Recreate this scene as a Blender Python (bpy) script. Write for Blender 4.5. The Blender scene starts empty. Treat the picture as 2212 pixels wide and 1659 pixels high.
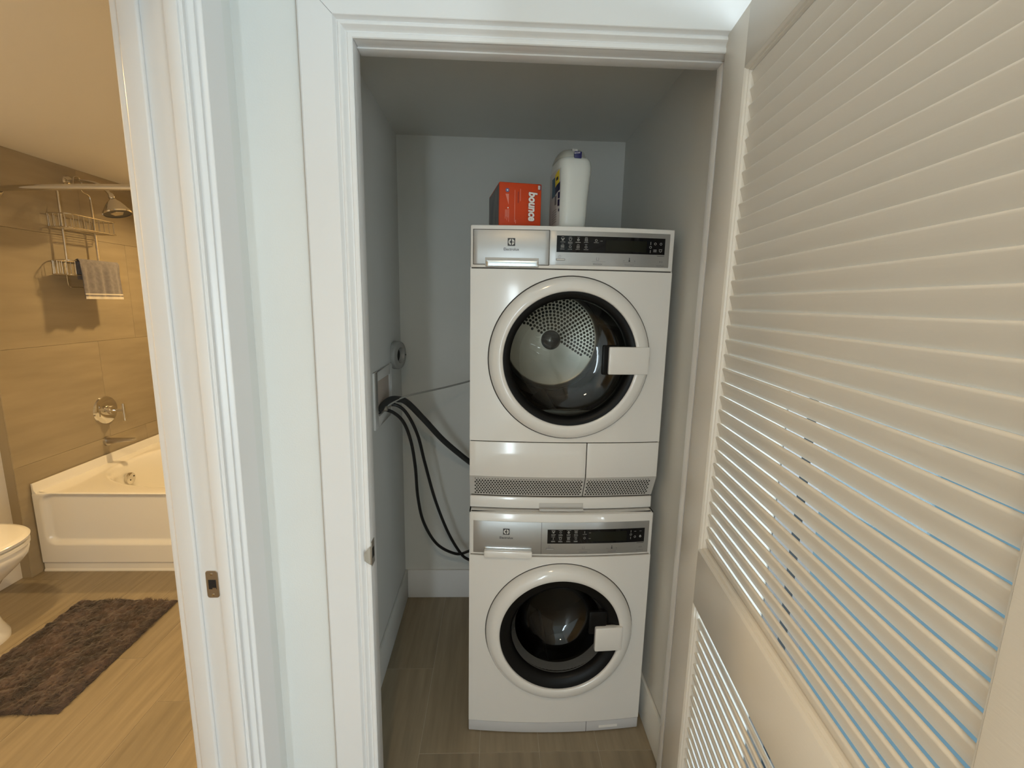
import bpy, bmesh, math, random
from math import sin, cos, pi, radians, sqrt
from mathutils import Vector, Matrix, noise

# ------------------------------------------------------------------ camera
scene = bpy.context.scene
C = scene.collection
cam_d = bpy.data.cameras.new('camera')
cam = bpy.data.objects.new('camera', cam_d)
C.objects.link(cam)
cam_d.sensor_fit = 'HORIZONTAL'
cam_d.sensor_width = 36.0
cam_d.lens = 1000.0 / 2212.0 * 36.0
cam_d.clip_start = 0.02
_p, _r, _y = radians(9.91), radians(-1.14), radians(2.27)
_f = Vector((0, cos(_p), -sin(_p))); _rt = Vector((1, 0, 0)); _d = _f.cross(_rt)
_rz = Matrix.Rotation(-_y, 3, 'Z')
_f, _rt, _d = _rz @ _f, _rz @ _rt, _rz @ _d
_rt, _d = cos(_r) * _rt + sin(_r) * _d, -sin(_r) * _rt + cos(_r) * _d
cam.matrix_world = Matrix(((_rt.x, -_d.x, -_f.x, 0.0), (_rt.y, -_d.y, -_f.y, 0.0), (_rt.z, -_d.z, -_f.z, 1.478), (0, 0, 0, 1)))
scene.camera = cam

# ------------------------------------------------------------------ world, daylight, exposure
world = bpy.data.worlds.new('sky')
scene.world = world
world.use_nodes = True
bg = world.node_tree.nodes['Background']
bg.inputs['Strength'].default_value = 1.0
_tc = world.node_tree.nodes.new('ShaderNodeTexCoord')
_sx = world.node_tree.nodes.new('ShaderNodeSeparateXYZ')
_rp = world.node_tree.nodes.new('ShaderNodeValToRGB')
_mr = world.node_tree.nodes.new('ShaderNodeMapRange')
_mr.inputs['From Min'].default_value = -1.0; _mr.inputs['From Max'].default_value = 1.0
_rp.color_ramp.elements[0].position = 0.485; _rp.color_ramp.elements[0].color = (0.17, 0.30, 0.365, 1)   # sea and shore below
_rp.color_ramp.elements[1].position = 0.51; _rp.color_ramp.elements[1].color = (0.80, 0.92, 1.0, 1)     # hazy bright sky
world.node_tree.links.new(_tc.outputs['Generated'], _sx.inputs[0])
world.node_tree.links.new(_sx.outputs['Z'], _mr.inputs['Value'])
world.node_tree.links.new(_mr.outputs['Result'], _rp.inputs['Fac'])
world.node_tree.links.new(_rp.outputs['Color'], bg.inputs['Color'])
scene.view_settings.view_transform = 'Standard'
scene.view_settings.look = 'None'
scene.view_settings.gamma = 1.0
scene.view_settings.use_curve_mapping = False
scene.view_settings.exposure = 0.0


def area_light(name, loc, direction, sx, sy, power, color):
    l = bpy.data.lights.new(name, 'AREA')
    l.shape = 'RECTANGLE'; l.size = sx; l.size_y = sy
    l.energy = power; l.color = color
    o = bpy.data.objects.new(name, l)
    C.objects.link(o)
    o.location = loc
    o.rotation_euler = Vector(direction).to_track_quat('-Z', 'Y').to_euler()
    return o


# daylight entering through the windows
DAY = (0.90, 0.97, 1.0)
area_light('daylight_rear_window', (2.16, -3.52, 0.90), (0, 1, 0), 0.40, 1.6, 54, (0.80, 0.93, 1.0))
area_light('daylight_rear_narrow_window', (-0.41, -3.52, 0.90), (0, 1, 0), 0.22, 1.6, 22, (0.80, 0.93, 1.0))
area_light('daylight_side_window', (2.46, -1.25, 0.90), (-1, 0, 0), 2.4, 1.6, 54, DAY)

# ------------------------------------------------------------------ materials
MATS = {}


def mat(name, color, rough=0.5, metal=0.0, var=0.0, vscale=8.0, stretch=(1, 1, 1), bump=0.0, bscale=200.0,
        coat=0.0, spec=0.5, color2=None, emit=0.0, sheen=0.0, aniso=None):
    m = bpy.data.materials.new(name)
    m.use_nodes = True
    nt = m.node_tree
    b = nt.nodes['Principled BSDF']
    b.inputs['Base Color'].default_value = (*color, 1)
    b.inputs['Roughness'].default_value = rough
    b.inputs['Metallic'].default_value = metal
    b.inputs['Specular IOR Level'].default_value = spec
    b.inputs['Coat Weight'].default_value = coat
    b.inputs['Coat Roughness'].default_value = 0.06
    b.inputs['Sheen Weight'].default_value = sheen
    if emit:
        b.inputs['Emission Color'].default_value = (*color, 1)
        b.inputs['Emission Strength'].default_value = emit
    tc = None
    if var or color2:
        tc = nt.nodes.new('ShaderNodeTexCoord')
        mp = nt.nodes.new('ShaderNodeMapping')
        mp.inputs['Scale'].default_value = stretch
        nz = nt.nodes.new('ShaderNodeTexNoise')
        nz.inputs['Scale'].default_value = vscale
        nz.inputs['Detail'].default_value = 6
        rp = nt.nodes.new('ShaderNodeValToRGB')
        c2 = color2 or tuple(max(0, c * (1 - var)) for c in color)
        c1 = color if color2 else tuple(min(1, c * (1 + var)) for c in color)
        rp.color_ramp.elements[0].position = 0.32
        rp.color_ramp.elements[0].color = (*c2, 1)
        rp.color_ramp.elements[1].position = 0.68
        rp.color_ramp.elements[1].color = (*c1, 1)
        nt.links.new(tc.outputs['Object'], mp.inputs['Vector'])
        nt.links.new(mp.outputs['Vector'], nz.inputs['Vector'])
        nt.links.new(nz.outputs['Fac'], rp.inputs['Fac'])
        nt.links.new(rp.outputs['Color'], b.inputs['Base Color'])
    if bump:
        if tc is None:
            tc = nt.nodes.new('ShaderNodeTexCoord')
        n2 = nt.nodes.new('ShaderNodeTexNoise')
        n2.inputs['Scale'].default_value = bscale
        n2.inputs['Detail'].default_value = 3
        if stretch != (1, 1, 1):
            mp2 = nt.nodes.new('ShaderNodeMapping')
            mp2.inputs['Scale'].default_value = stretch
            nt.links.new(tc.outputs['Object'], mp2.inputs['Vector'])
            nt.links.new(mp2.outputs['Vector'], n2.inputs['Vector'])
        else:
            nt.links.new(tc.outputs['Object'], n2.inputs['Vector'])
        bp = nt.nodes.new('ShaderNodeBump')
        bp.inputs['Strength'].default_value = bump
        bp.inputs['Distance'].default_value = 0.002
        nt.links.new(n2.outputs['Fac'], bp.inputs['Height'])
        nt.links.new(bp.outputs['Normal'], b.inputs['Normal'])
    MATS[name] = m
    return m


def glass_mat(name, tint, refl=1.0, rough=0.02):
    m = bpy.data.materials.new(name)
    m.use_nodes = True
    nt = m.node_tree
    nt.nodes.remove(nt.nodes['Principled BSDF'])
    out = nt.nodes['Material Output']
    tr = nt.nodes.new('ShaderNodeBsdfTransparent'); tr.inputs['Color'].default_value = (*tint, 1)
    gl = nt.nodes.new('ShaderNodeBsdfGlossy'); gl.inputs['Roughness'].default_value = rough
    gl.inputs['Color'].default_value = (refl, refl, refl, 1)
    lw = nt.nodes.new('ShaderNodeLayerWeight'); lw.inputs['Blend'].default_value = 0.5
    pw = nt.nodes.new('ShaderNodeMath'); pw.operation = 'POWER'; pw.inputs[1].default_value = 5.0
    fr = nt.nodes.new('ShaderNodeMath'); fr.operation = 'MULTIPLY_ADD'; fr.inputs[1].default_value = 0.55; fr.inputs[2].default_value = 0.045
    nt.links.new(lw.outputs['Facing'], pw.inputs[0]); nt.links.new(pw.outputs[0], fr.inputs[0])
    mx = nt.nodes.new('ShaderNodeMixShader')
    nt.links.new(fr.outputs[0], mx.inputs['Fac'])
    nt.links.new(tr.outputs['BSDF'], mx.inputs[1])
    nt.links.new(gl.outputs['BSDF'], mx.inputs[2])
    nt.links.new(mx.outputs['Shader'], out.inputs['Surface'])
    MATS[name] = m
    return m


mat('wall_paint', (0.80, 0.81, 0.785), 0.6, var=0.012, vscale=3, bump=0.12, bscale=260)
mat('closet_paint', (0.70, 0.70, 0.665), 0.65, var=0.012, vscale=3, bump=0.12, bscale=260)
mat('ceiling_paint', (0.80, 0.79, 0.76), 0.8, bump=0.15, bscale=180)
mat('bath_paint', (0.80, 0.77, 0.72), 0.7, bump=0.12, bscale=240)
mat('blue_wall', (0.42, 0.58, 0.68), 0.7, bump=0.1)
mat('trim_paint', (0.82, 0.82, 0.815), 0.28, bump=0.05, bscale=60)
mat('door_paint', (0.73, 0.69, 0.62), 0.34, bump=0.10, bscale=90, stretch=(3, 0.3, 3))
mat('caulk', (0.50, 0.42, 0.35), 0.8)
mat('shadow_gap', (0.05, 0.045, 0.04), 0.9)
mat('grout', (0.44, 0.38, 0.29), 0.9)
for i, k in enumerate((1.0, 0.93, 1.06)):
    mat('plank_%d' % i, (0.275 * k, 0.224 * k, 0.150 * k), 0.40, var=0.15, vscale=2.2, stretch=(16, 1.2, 1), bump=0.05, bscale=30)
mat('bath_tile', (0.36, 0.295, 0.195), 0.42, var=0.10, vscale=1.6, stretch=(1, 1.2, 9), bump=0.03, bscale=50)
mat('tile_joint', (0.33, 0.27, 0.18), 0.9)
mat('enamel', (0.84, 0.82, 0.77), 0.16, coat=0.4)
mat('porcelain', (0.86, 0.84, 0.79), 0.10, coat=0.5)
mat('chrome', (0.72, 0.70, 0.66), 0.08, metal=1.0)
mat('satin_wire', (0.66, 0.62, 0.55), 0.22, metal=1.0)
mat('satin_nickel', (0.50, 0.46, 0.40), 0.38, metal=1.0)
mat('dark_hole', (0.012, 0.011, 0.010), 0.7)
mat('dark_rubber', (0.02, 0.02, 0.02), 0.5)
mat('towel_grey', (0.20, 0.18, 0.175), 0.95, var=0.15, vscale=60, bump=0.9, bscale=420, sheen=0.3)
mat('towel_band', (0.66, 0.60, 0.50), 0.95, bump=0.6, bscale=420)
mat('rug_pile', (0.095, 0.062, 0.052), 0.95, color2=(0.020, 0.013, 0.010), vscale=9, stretch=(1.6, 0.8, 1), sheen=0.35)
mat('appliance_white', (0.78, 0.765, 0.735), 0.13, coat=0.35)
mat('appliance_side', (0.74, 0.74, 0.72), 0.35)
mat('plinth_grey', (0.56, 0.56, 0.57), 0.4)
mat('silver_panel', (0.40, 0.40, 0.395), 0.33, metal=0.6, bump=0.03, bscale=500)
mat('pull_silver', (0.70, 0.74, 0.77), 0.16, metal=0.85)
mat('grille_grey', (0.55, 0.535, 0.51), 0.45)
mat('display_black', (0.006, 0.006, 0.007), 0.05, spec=0.25)
mat('display_window', (0.012, 0.013, 0.009), 0.10, spec=0.25)
mat('icon_white', (0.32, 0.32, 0.31), 0.6)
mat('icon_dark', (0.03, 0.03, 0.035), 0.5)
mat('icon_grey', (0.20, 0.20, 0.21), 0.5)
mat('gloss_black', (0.006, 0.006, 0.006), 0.38, spec=0.16)
mat('gasket_grey', (0.06, 0.06, 0.06), 0.35)
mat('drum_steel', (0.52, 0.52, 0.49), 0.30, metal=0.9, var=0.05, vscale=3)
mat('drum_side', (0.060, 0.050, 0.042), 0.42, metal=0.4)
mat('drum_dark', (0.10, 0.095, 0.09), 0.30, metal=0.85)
mat('hub_grey', (0.10, 0.125, 0.15), 0.12, coat=0.5)
mat('clear_rim', (0.09, 0.09, 0.088), 0.14, spec=0.7)
mat('hose_black', (0.012, 0.012, 0.012), 0.42)
mat('hose_grey', (0.33, 0.33, 0.31), 0.25)
mat('drain_black', (0.030, 0.031, 0.030), 0.55)
mat('box_white', (0.70, 0.69, 0.66), 0.5)
mat('carton_orange', (0.60, 0.060, 0.011), 0.45, spec=0.22, var=0.06, vscale=14)
mat('carton_side', (0.22, 0.20, 0.20), 0.4, color2=(0.07, 0.08, 0.10), vscale=22, stretch=(1, 1, 0.6))
mat('carton_red', (0.30, 0.018, 0.008), 0.4)
mat('carton_pale', (0.75, 0.24, 0.17), 0.45)
mat('print_white', (0.82, 0.80, 0.77), 0.5)
mat('print_blue', (0.10, 0.12, 0.30), 0.4)
mat('print_navy', (0.010, 0.014, 0.055), 0.4)
mat('print_teal', (0.02, 0.10, 0.18), 0.4)
mat('print_yellow', (0.78, 0.60, 0.03), 0.4)
mat('label_white', (0.60, 0.60, 0.58), 0.4)
mat('jug_plastic', (0.72, 0.75, 0.72), 0.33)
mat('jug_lid', (0.42, 0.43, 0.39), 0.35)
mat('jug_latch', (0.012, 0.014, 0.12), 0.35)
mat('window_frame', (0.30, 0.31, 0.32), 0.4, metal=0.6)
mat('lamp_warm', (1.0, 0.74, 0.40), 0.5, emit=9.0)
glass_mat('door_glass', (0.66, 0.66, 0.62), 1.0)
glass_mat('washer_glass', (0.42, 0.42, 0.41), 1.0)
glass_mat('window_glass', (0.95, 0.98, 1.0), 0.6)


# ------------------------------------------------------------------ builders
class B:
    def __init__(s):
        s.v = []; s.f = []

    def add(s, vs, fs):
        o = len(s.v)
        s.v.extend([tuple(v) for v in vs])
        s.f.extend([tuple(i + o for i in f) for f in fs])
        return s

    def box(s, x0, x1, y0, y1, z0, z1):
        vs = [(x, y, z) for z in (z0, z1) for y in (y0, y1) for x in (x0, x1)]
        return s.add(vs, [(0, 2, 3, 1), (4, 5, 7, 6), (0, 1, 5, 4), (2, 6, 7, 3), (0, 4, 6, 2), (1, 3, 7, 5)])

    def loops(s, rings, closed=True, cap0=False, cap1=False):
        n = len(rings[0]); o = len(s.v)
        for r in rings:
            s.v.extend([tuple(p) for p in r])
        for i in range(len(rings) - 1):
            for j in range(n if closed else n - 1):
                a = o + i * n + j; b = o + i * n + (j + 1) % n
                s.f.append((a, b, b + n, a + n))
        if cap0:
            s.f.append(tuple(o + j for j in reversed(range(n))))
        if cap1:
            s.f.append(tuple(o + (len(rings) - 1) * n + j for j in range(n)))
        return s

    def tube(s, pts, r, n=10, caps=True, closed=False):
        pts = [Vector(p) for p in pts]
        rad = r if callable(r) else (lambda t: r)
        rings = []
        up = None
        m = len(pts)
        for i, p in enumerate(pts):
            if closed:
                t = (pts[(i + 1) % m] - pts[i - 1]).normalized()
            else:
                t = (pts[min(i + 1, m - 1)] - pts[max(i - 1, 0)]).normalized()
            if up is None:
                up = t.orthogonal().normalized()
            up = (up - t * up.dot(t)).normalized()
            sd = t.cross(up)
            rr = rad(i / (m - 1))
            rings.append([p + rr * (cos(2 * pi * k / n) * up + sin(2 * pi * k / n) * sd) for k in range(n)])
        if closed:
            rings.append(rings[0])
            return s.loops(rings)
        return s.loops(rings, True, caps, caps)

    def lathe(s, prof, c, axis='y', n=48, arc=2 * pi, cap0=False, cap1=False):
        # prof: (radius, height along axis); rings around c
        full = abs(arc - 2 * pi) < 1e-6
        rings = []
        for r, h in prof:
            ring = []
            for k in range(n):
                a = arc * k / (n if full else n - 1)
                if axis == 'y':
                    ring.append((c[0] + r * cos(a), c[1] + h, c[2] + r * sin(a)))
                elif axis == 'x':
                    ring.append((c[0] + h, c[1] + r * cos(a), c[2] + r * sin(a)))
                else:
                    ring.append((c[0] + r * cos(a), c[1] + r * sin(a), c[2] + h))
            rings.append(ring)
        return s.loops(rings, full, cap0, cap1)

    def grid(s, fn, nu, nv):
        o = len(s.v)
        for i in range(nu + 1):
            for j in range(nv + 1):
                s.v.append(tuple(fn(i / nu, j / nv)))
        for i in range(nu):
            for j in range(nv):
                a = o + i * (nv + 1) + j
                s.f.append((a, a + 1, a + nv + 2, a + nv + 1))
        return s

    def prism(s, poly, d):
        # poly: 3d points of a planar outline, d: extrusion vector
        d = Vector(d); n = len(poly)
        a = [Vector(p) for p in poly]
        return s.add(a + [p + d for p in a],
                     [tuple(range(n - 1, -1, -1)), tuple(range(n, 2 * n))] +
                     [(i, (i + 1) % n, n + (i + 1) % n, n + i) for i in range(n)])

    def warp(s, fn):
        s.v = [tuple(fn(*v)) for v in s.v]
        return s

    def build(s, name, material, parent=None, bevel=0.0, seg=2, smooth=35, origin=None):
        me = bpy.data.meshes.new(name)
        org = Vector(origin) if origin else Vector((0, 0, 0))
        me.from_pydata([tuple(Vector(v) - org) for v in s.v], [], s.f)
        bm = bmesh.new(); bm.from_mesh(me)
        bmesh.ops.recalc_face_normals(bm, faces=bm.faces)
        if bevel:
            bmesh.ops.remove_doubles(bm, verts=bm.verts, dist=1e-6)
            ed = [e for e in bm.edges if len(e.link_faces) == 2 and e.calc_face_angle(0) > radians(30)]
            bmesh.ops.bevel(bm, geom=ed, offset=bevel, segments=seg, profile=0.5, affect='EDGES', clamp_overlap=True)
        bm.to_mesh(me); bm.free()
        if smooth:
            for p in me.polygons:
                p.use_smooth = True
            me.set_sharp_from_angle(angle=radians(smooth))
        me.materials.append(MATS[material] if isinstance(material, str) else material)
        o = bpy.data.objects.new(name, me)
        C.objects.link(o)
        o.location = org
        if parent is not None:
            put(o, parent)
        return o


def put(o, parent):
    """parent o, keeping its world place (parents are never scaled; only z rotation)"""
    o.parent = parent
    pm = Matrix.Translation(parent_loc(parent)) @ Matrix.Rotation(parent_rot(parent), 4, 'Z')
    o.matrix_parent_inverse = pm.inverted()
    return o


def parent_loc(p):
    l = Vector(p.location)
    return l


def parent_rot(p):
    return p.rotation_euler.z


def tag(o, label=None, cat=None, group=None, kind=None):
    if label: o['label'] = label
    if cat: o['category'] = cat
    if group: o['group'] = group
    if kind: o['kind'] = kind
    return o


def empty(name, loc, label=None, cat=None, group=None, kind=None):
    o = bpy.data.objects.new(name, None)
    o.empty_display_size = 0.05
    C.objects.link(o)
    o.location = loc
    return tag(o, label, cat, group, kind)


def struct(o, label=None):
    o['kind'] = 'structure'
    if label: o['label'] = label
    return o


def text_mesh(name, body, size, material, parent, place, shear=0.0, bold=0.0, extrude=0.0004, xscale=1.0, align='CENTER'):
    """lettering as a thin mesh; place maps the flat text plane (x,y,height) to the world"""
    cu = bpy.data.curves.new(name, 'FONT')
    cu.body = body; cu.size = size; cu.shear = shear; cu.offset = bold
    cu.align_x = align; cu.align_y = 'CENTER'
    cu.resolution_u = 3; cu.extrude = extrude
    t = bpy.data.objects.new('tmp', cu)
    C.objects.link(t)
    dg = bpy.context.evaluated_depsgraph_get()
    me = bpy.data.meshes.new_from_object(t.evaluated_get(dg))
    bpy.data.objects.remove(t); bpy.data.curves.remove(cu)
    for v in me.vertices:
        v.co = place(v.co.x * xscale, v.co.y, v.co.z)
    me.materials.clear()
    me.materials.append(MATS[material])
    me.name = name
    o = bpy.data.objects.new(name, me)
    C.objects.link(o)
    put(o, parent)
    return o


def smoothstep(a, b, x):
    t = max(0.0, min(1.0, (x - a) / (b - a)))
    return t * t * (3 - 2 * t)


def spline(pts, n=12):
    """Catmull-Rom through the points"""
    P = [Vector(p) for p in pts]
    P = [2 * P[0] - P[1]] + P + [2 * P[-1] - P[-2]]
    out = []
    for i in range(1, len(P) - 2):
        a, b, c, d = P[i - 1:i + 3]
        for k in range(n):
            t = k / n
            out.append(0.5 * ((2 * b) + (c - a) * t + (2 * a - 5 * b + 4 * c - d) * t * t + (3 * b - a - 3 * c + d) * t ** 3))
    out.append(P[-2])
    return out


# ------------------------------------------------------------------ measures of the place
WF = 1.12            # hall face of the closet wall
WT = 0.05            # its thickness
OX0, OX1, OZ = -0.312, 0.515, 2.030    # closet opening
CLX, CRX, CBY, CZ = -0.432, 0.560, 2.150, 2.178   # closet interior
HLX = -0.567         # left wall of the hall
BJ = 0.945           # far jamb of the bathroom opening
BX0 = -2.42          # tiled wall of the tub
BZ = 2.185           # bathroom ceiling
HZ = 2.55            # hall ceiling
RX = 2.55            # right wall of the room beyond

# ------------------------------------------------------------------ floor with its planks
floor = struct(B().box(-2.75, 0.70, -3.75, 3.60, -0.06, -0.0014).box(0.70, RX + 0.1, -3.75, 1.18, -0.06, -0.0014).build('floor', 'grout', smooth=0),
               'pale wood-look plank tile floor through closet, hall and bathroom')
random.seed(5)
PW, PL = 0.20, 1.20
plank_me = {}
joints = {0: 1.675, 1: 1.31, 2: 1.31 + 0.0}
col = -12
x = -0.432 - 12 * PW
while x < RX + 0.1:
    k = col + 12
    ph = {-1: 1.675, 0: 1.675, 1: 1.31, 2: 1.31, 3: 1.31, 4: 1.31, 5: 1.31}.get(col, 1.1 + 0.43 * ((col * 7) % 5) / 2.0)
    y = ph - 5 * PL
    while y < 3.6:
        xa, xb = max(x, -2.75), min(x + PW, RX + 0.1)
        ya, yb = max(y, -3.75), min(y + PL, 3.60 if x < 0.5 else 1.18)
        if yb - ya > 0.03 and xb - xa > 0.03 and yb > -1.2:
            key = (round(xb - xa, 3), round(yb - ya, 3), (col * 3 + int((y + 20) / PL)) % 3)
            if key not in plank_me:
                w, l = xb - xa - 0.0024, yb - ya - 0.0024
                b = B().box(-w / 2, w / 2, -l / 2, l / 2, -0.0012, 0.0)
                o = b.build('plank', 'plank_%d' % key[2], bevel=0.0004, seg=1)
                plank_me[key] = o.data
            else:
                o = bpy.data.objects.new('plank', plank_me[key])
                C.objects.link(o)
            o.location = ((xa + xb) / 2, (ya + yb) / 2, 0.0)
            put(o, floor)
        y += PL
    x += PW
    col += 1

# ------------------------------------------------------------------ walls of hall and closet
b = B()
b.box(HLX - 0.104, OX0 - 0.018, WF, WF + WT, 0, HZ)
b.box(OX1 + 0.018, 0.745, WF, WF + WT, 0, HZ)
b.box(0.745, RX + 0.1, WF, WF + WT, 2.32, HZ)
b.box(OX0 - 0.018, OX1 + 0.018, WF, WF + WT, OZ + 0.018, HZ)
struct(b.build('wall_front', 'wall_paint', smooth=0), 'white painted wall around the laundry closet opening')
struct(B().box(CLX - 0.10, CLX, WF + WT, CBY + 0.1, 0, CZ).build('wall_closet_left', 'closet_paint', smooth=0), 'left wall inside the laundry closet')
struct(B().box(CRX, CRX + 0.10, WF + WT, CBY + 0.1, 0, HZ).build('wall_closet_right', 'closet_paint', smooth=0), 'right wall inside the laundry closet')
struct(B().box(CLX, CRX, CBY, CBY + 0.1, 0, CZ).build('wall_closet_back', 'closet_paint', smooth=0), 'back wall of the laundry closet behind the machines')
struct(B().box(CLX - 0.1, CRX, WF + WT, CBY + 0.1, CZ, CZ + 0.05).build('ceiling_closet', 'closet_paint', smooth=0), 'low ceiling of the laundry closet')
# hall left wall with the bathroom opening
b = B()
b.box(HLX - 0.104, HLX, BJ + 0.012, WF, 0, HZ)
b.box(HLX - 0.104, HLX, -3.65, 0.06, 0, HZ)
b.box(HLX - 0.104, HLX, 0.06, BJ + 0.012, 2.05, HZ)
struct(b.build('wall_left', 'wall_paint', smooth=0), 'white hall wall with the bathroom doorway')
# room behind and to the right
b = B()
b.box(-0.671, RX + 0.1, -3.75, -3.65, 0, 0.05)
b.box(-0.671, RX + 0.1, -3.75, -3.65, 1.80, HZ)
b.box(-0.671, -0.55, -3.75, -3.65, 0.05, 1.80)
b.box(-0.27, 1.93, -3.75, -3.65, 0.05, 1.80)
b.box(2.39, RX + 0.1, -3.75, -3.65, 0.05, 1.80)
struct(b.build('wall_back', 'wall_paint', smooth=0), 'window wall behind the viewer')
b = B().box(RX, RX + 0.1, -3.65, -2.5, 0, HZ).box(RX, RX + 0.1, 0.0, WF, 0, HZ).box(RX, RX + 0.1, -2.5, 0.0, 0, 0.05).box(RX, RX + 0.1, -2.5, 0.0, 1.80, HZ)
struct(b.build('wall_right', 'blue_wall', smooth=0), 'right wall of the room beyond the louvred door')
struct(B().box(CRX + 0.10, 0.70, WF + WT, 2.25, 0, HZ).build('wall_closet_outer', 'wall_paint', smooth=0), 'outer face of the closet side wall')
struct(B().box(-0.671, RX + 0.1, -3.75, WF + WT, HZ, HZ + 0.08).build('ceiling', 'ceiling_paint', smooth=0), 'white ceiling of hall and room')


def window(name, x0, x1, yf, z0, z1, label, bars):
    w = empty(name, ((x0 + x1) / 2, yf, z0), label, kind='structure')
    t = 0.05
    b = B()
    b.box(x0, x1, yf - .03, yf + .03, z0, z0 + t).box(x0, x1, yf - .03, yf + .03, z1 - t, z1)
    b.box(x0, x0 + t, yf - .03, yf + .03, z0 + t, z1 - t).box(x1 - t, x1, yf - .03, yf + .03, z0 + t, z1 - t)
    b.build('window_frame', 'window_frame', w, smooth=0)
    xs = [x0 + t] + [x0 + (x1 - x0) * q for q in bars] + [x1 - t]
    for q in bars:
        xq = x0 + (x1 - x0) * q
        B().box(xq - .02, xq + .02, yf - .025, yf + .025, z0 + t, z1 - t).build('mullion', 'window_frame', w, smooth=0)
    for a, c in zip(xs[:-1], xs[1:]):
        B().box(a, c, yf - .004, yf + .004, z0 + t, z1 - t).build('pane', 'window_glass', w, smooth=0)
    return w


def side_window(name, y0, y1, xf, z0, z1, label, bars):
    w = window(name, y0, y1, 0.0, z0, z1, label, bars)
    w.location = (xf, (y0 + y1) / 2, z0)
    for ch in [o for o in C.objects if o.parent == w]:
        ch.matrix_parent_inverse = Matrix.Identity(4)
        for v in ch.data.vertices:
            x_, y_, z_ = v.co
            v.co = (y_, x_ - (y0 + y1) / 2, z_ - z0)
    return w


side_window('window_4', -2.5, 0.0, RX + 0.05, 0.05, 1.80, 'wide side window of the room beyond the louvred door', (0.33, 0.66))
window('window_1', 0.745, RX, WF + 0.025, 0.0, 2.32, 'floor-to-ceiling window beside the closet, glimpsed through the louvres', (0.055, 0.62))
window('window_2', 1.93, 2.39, -3.70, 0.05, 1.80, 'tall window behind the viewer near the right wall', ())
window('window_3', -0.55, -0.27, -3.70, 0.05, 1.80, 'narrow window behind the viewer', ())

# closet baseboards
bb = 0.150
struct(B().box(CLX + 0.012, CRX - 0.012, CBY - 0.012, CBY, 0, bb).build('baseboard_closet_back', 'trim_paint', bevel=0.003, seg=2), 'white baseboard along the closet back wall')
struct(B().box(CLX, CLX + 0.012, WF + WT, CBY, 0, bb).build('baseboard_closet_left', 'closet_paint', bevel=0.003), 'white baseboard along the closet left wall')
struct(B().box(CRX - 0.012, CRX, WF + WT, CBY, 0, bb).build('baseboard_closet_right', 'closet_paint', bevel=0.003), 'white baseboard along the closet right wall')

# ------------------------------------------------------------------ casings and jambs
PROF = [(0, 0), (0, .005), (.002, .007), (.010, .007), (.0112, .006), (.0120, .0035), (.0145, .0040), (.0190, .0085), (.0215, .0135), (.0225, .0145), (.0275, .0145),
        (.0285, .0135), (.0292, .0105), (.0315, .0110), (.0350, .0165), (.0365, .0200), (.038, .021), (.106, .021), (.110, .018), (.110, 0)]


def casing_leg(name, inner, sign, z1, axis, face, depth_sign, parent, z_in):
    """vertical casing; inner edge coordinate, sign of outward growth; mitred at top"""
    r0, r1 = [], []
    for d, h in PROF:
        a = inner + sign * d
        c = face + depth_sign * h
        p = (a, c) if axis == 'x' else (c, a)
        r0.append((p[0], p[1], 0.0)); r1.append((p[0], p[1], z_in + d))
    return B().loops([r0, r1], True, True, True).build(name, 'trim_paint', parent, smooth=25)


def casing_head(name, i0, i1, z_in, axis, face, depth_sign, parent):
    r0, r1 = [], []
    for d, h in PROF:
        c = face + depth_sign * h
        if axis == 'x':
            r0.append((i0 - d, c, z_in + d)); r1.append((i1 + d, c, z_in + d))
        else:
            r0.append((c, i0 - d, z_in + d)); r1.append((c, i1 + d, z_in + d))
    return B().loops([r0, r1], True, True, True).build(name, 'trim_paint', parent, smooth=25)


tc = empty('trim_1', (0.1, WF, 0), 'white stepped casing and jamb around the laundry closet opening', kind='structure')
casing_leg('casing_leg', OX0, -1, 0, 'x', WF, -1, tc, OZ)
casing_leg('casing_leg', OX1, 1, 0, 'x', WF, -1, tc, OZ)
casing_head('casing_head', OX0, OX1, OZ, 'x', WF, -1, tc)
B().box(OX0 - 0.1165, OX0 - 0.110, WF - 0.004, WF, 0, OZ + 0.11).build('caulk_line', 'caulk', tc, smooth=0)
B().prism([(OX0 - .110, WF - .0212, OZ + .110), (OX0 - .037, WF - .0212, OZ + .037), (OX0 - .0362, WF - .0212, OZ + .037), (OX0 - .1092, WF - .0212, OZ + .110)], (0, .0004, 0)).build('mitre_joint', 'shadow_gap', tc, smooth=0)
for xa, xb in ((OX0 - 0.018, OX0), (OX1, OX1 + 0.018)):
    B().box(xa, xb, WF - 0.0, WF + WT, 0, OZ + 0.018).build('jamb', 'trim_paint', tc, bevel=0.0015)
B().box(OX0, OX1, WF, WF + WT, OZ, OZ + 0.018).build('jamb_head', 'trim_paint', tc, bevel=0.0015)
B().box(OX0, OX1, WF + 0.028, WF + WT + 0.012, OZ - 0.004, OZ).build('door_stop', 'trim_paint', tc, bevel=0.001)
B().box(OX1 - 0.004, OX1, WF + 0.028, WF + WT + 0.004, 0, OZ - .004).build('door_stop', 'trim_paint', tc, bevel=0.001)
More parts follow.
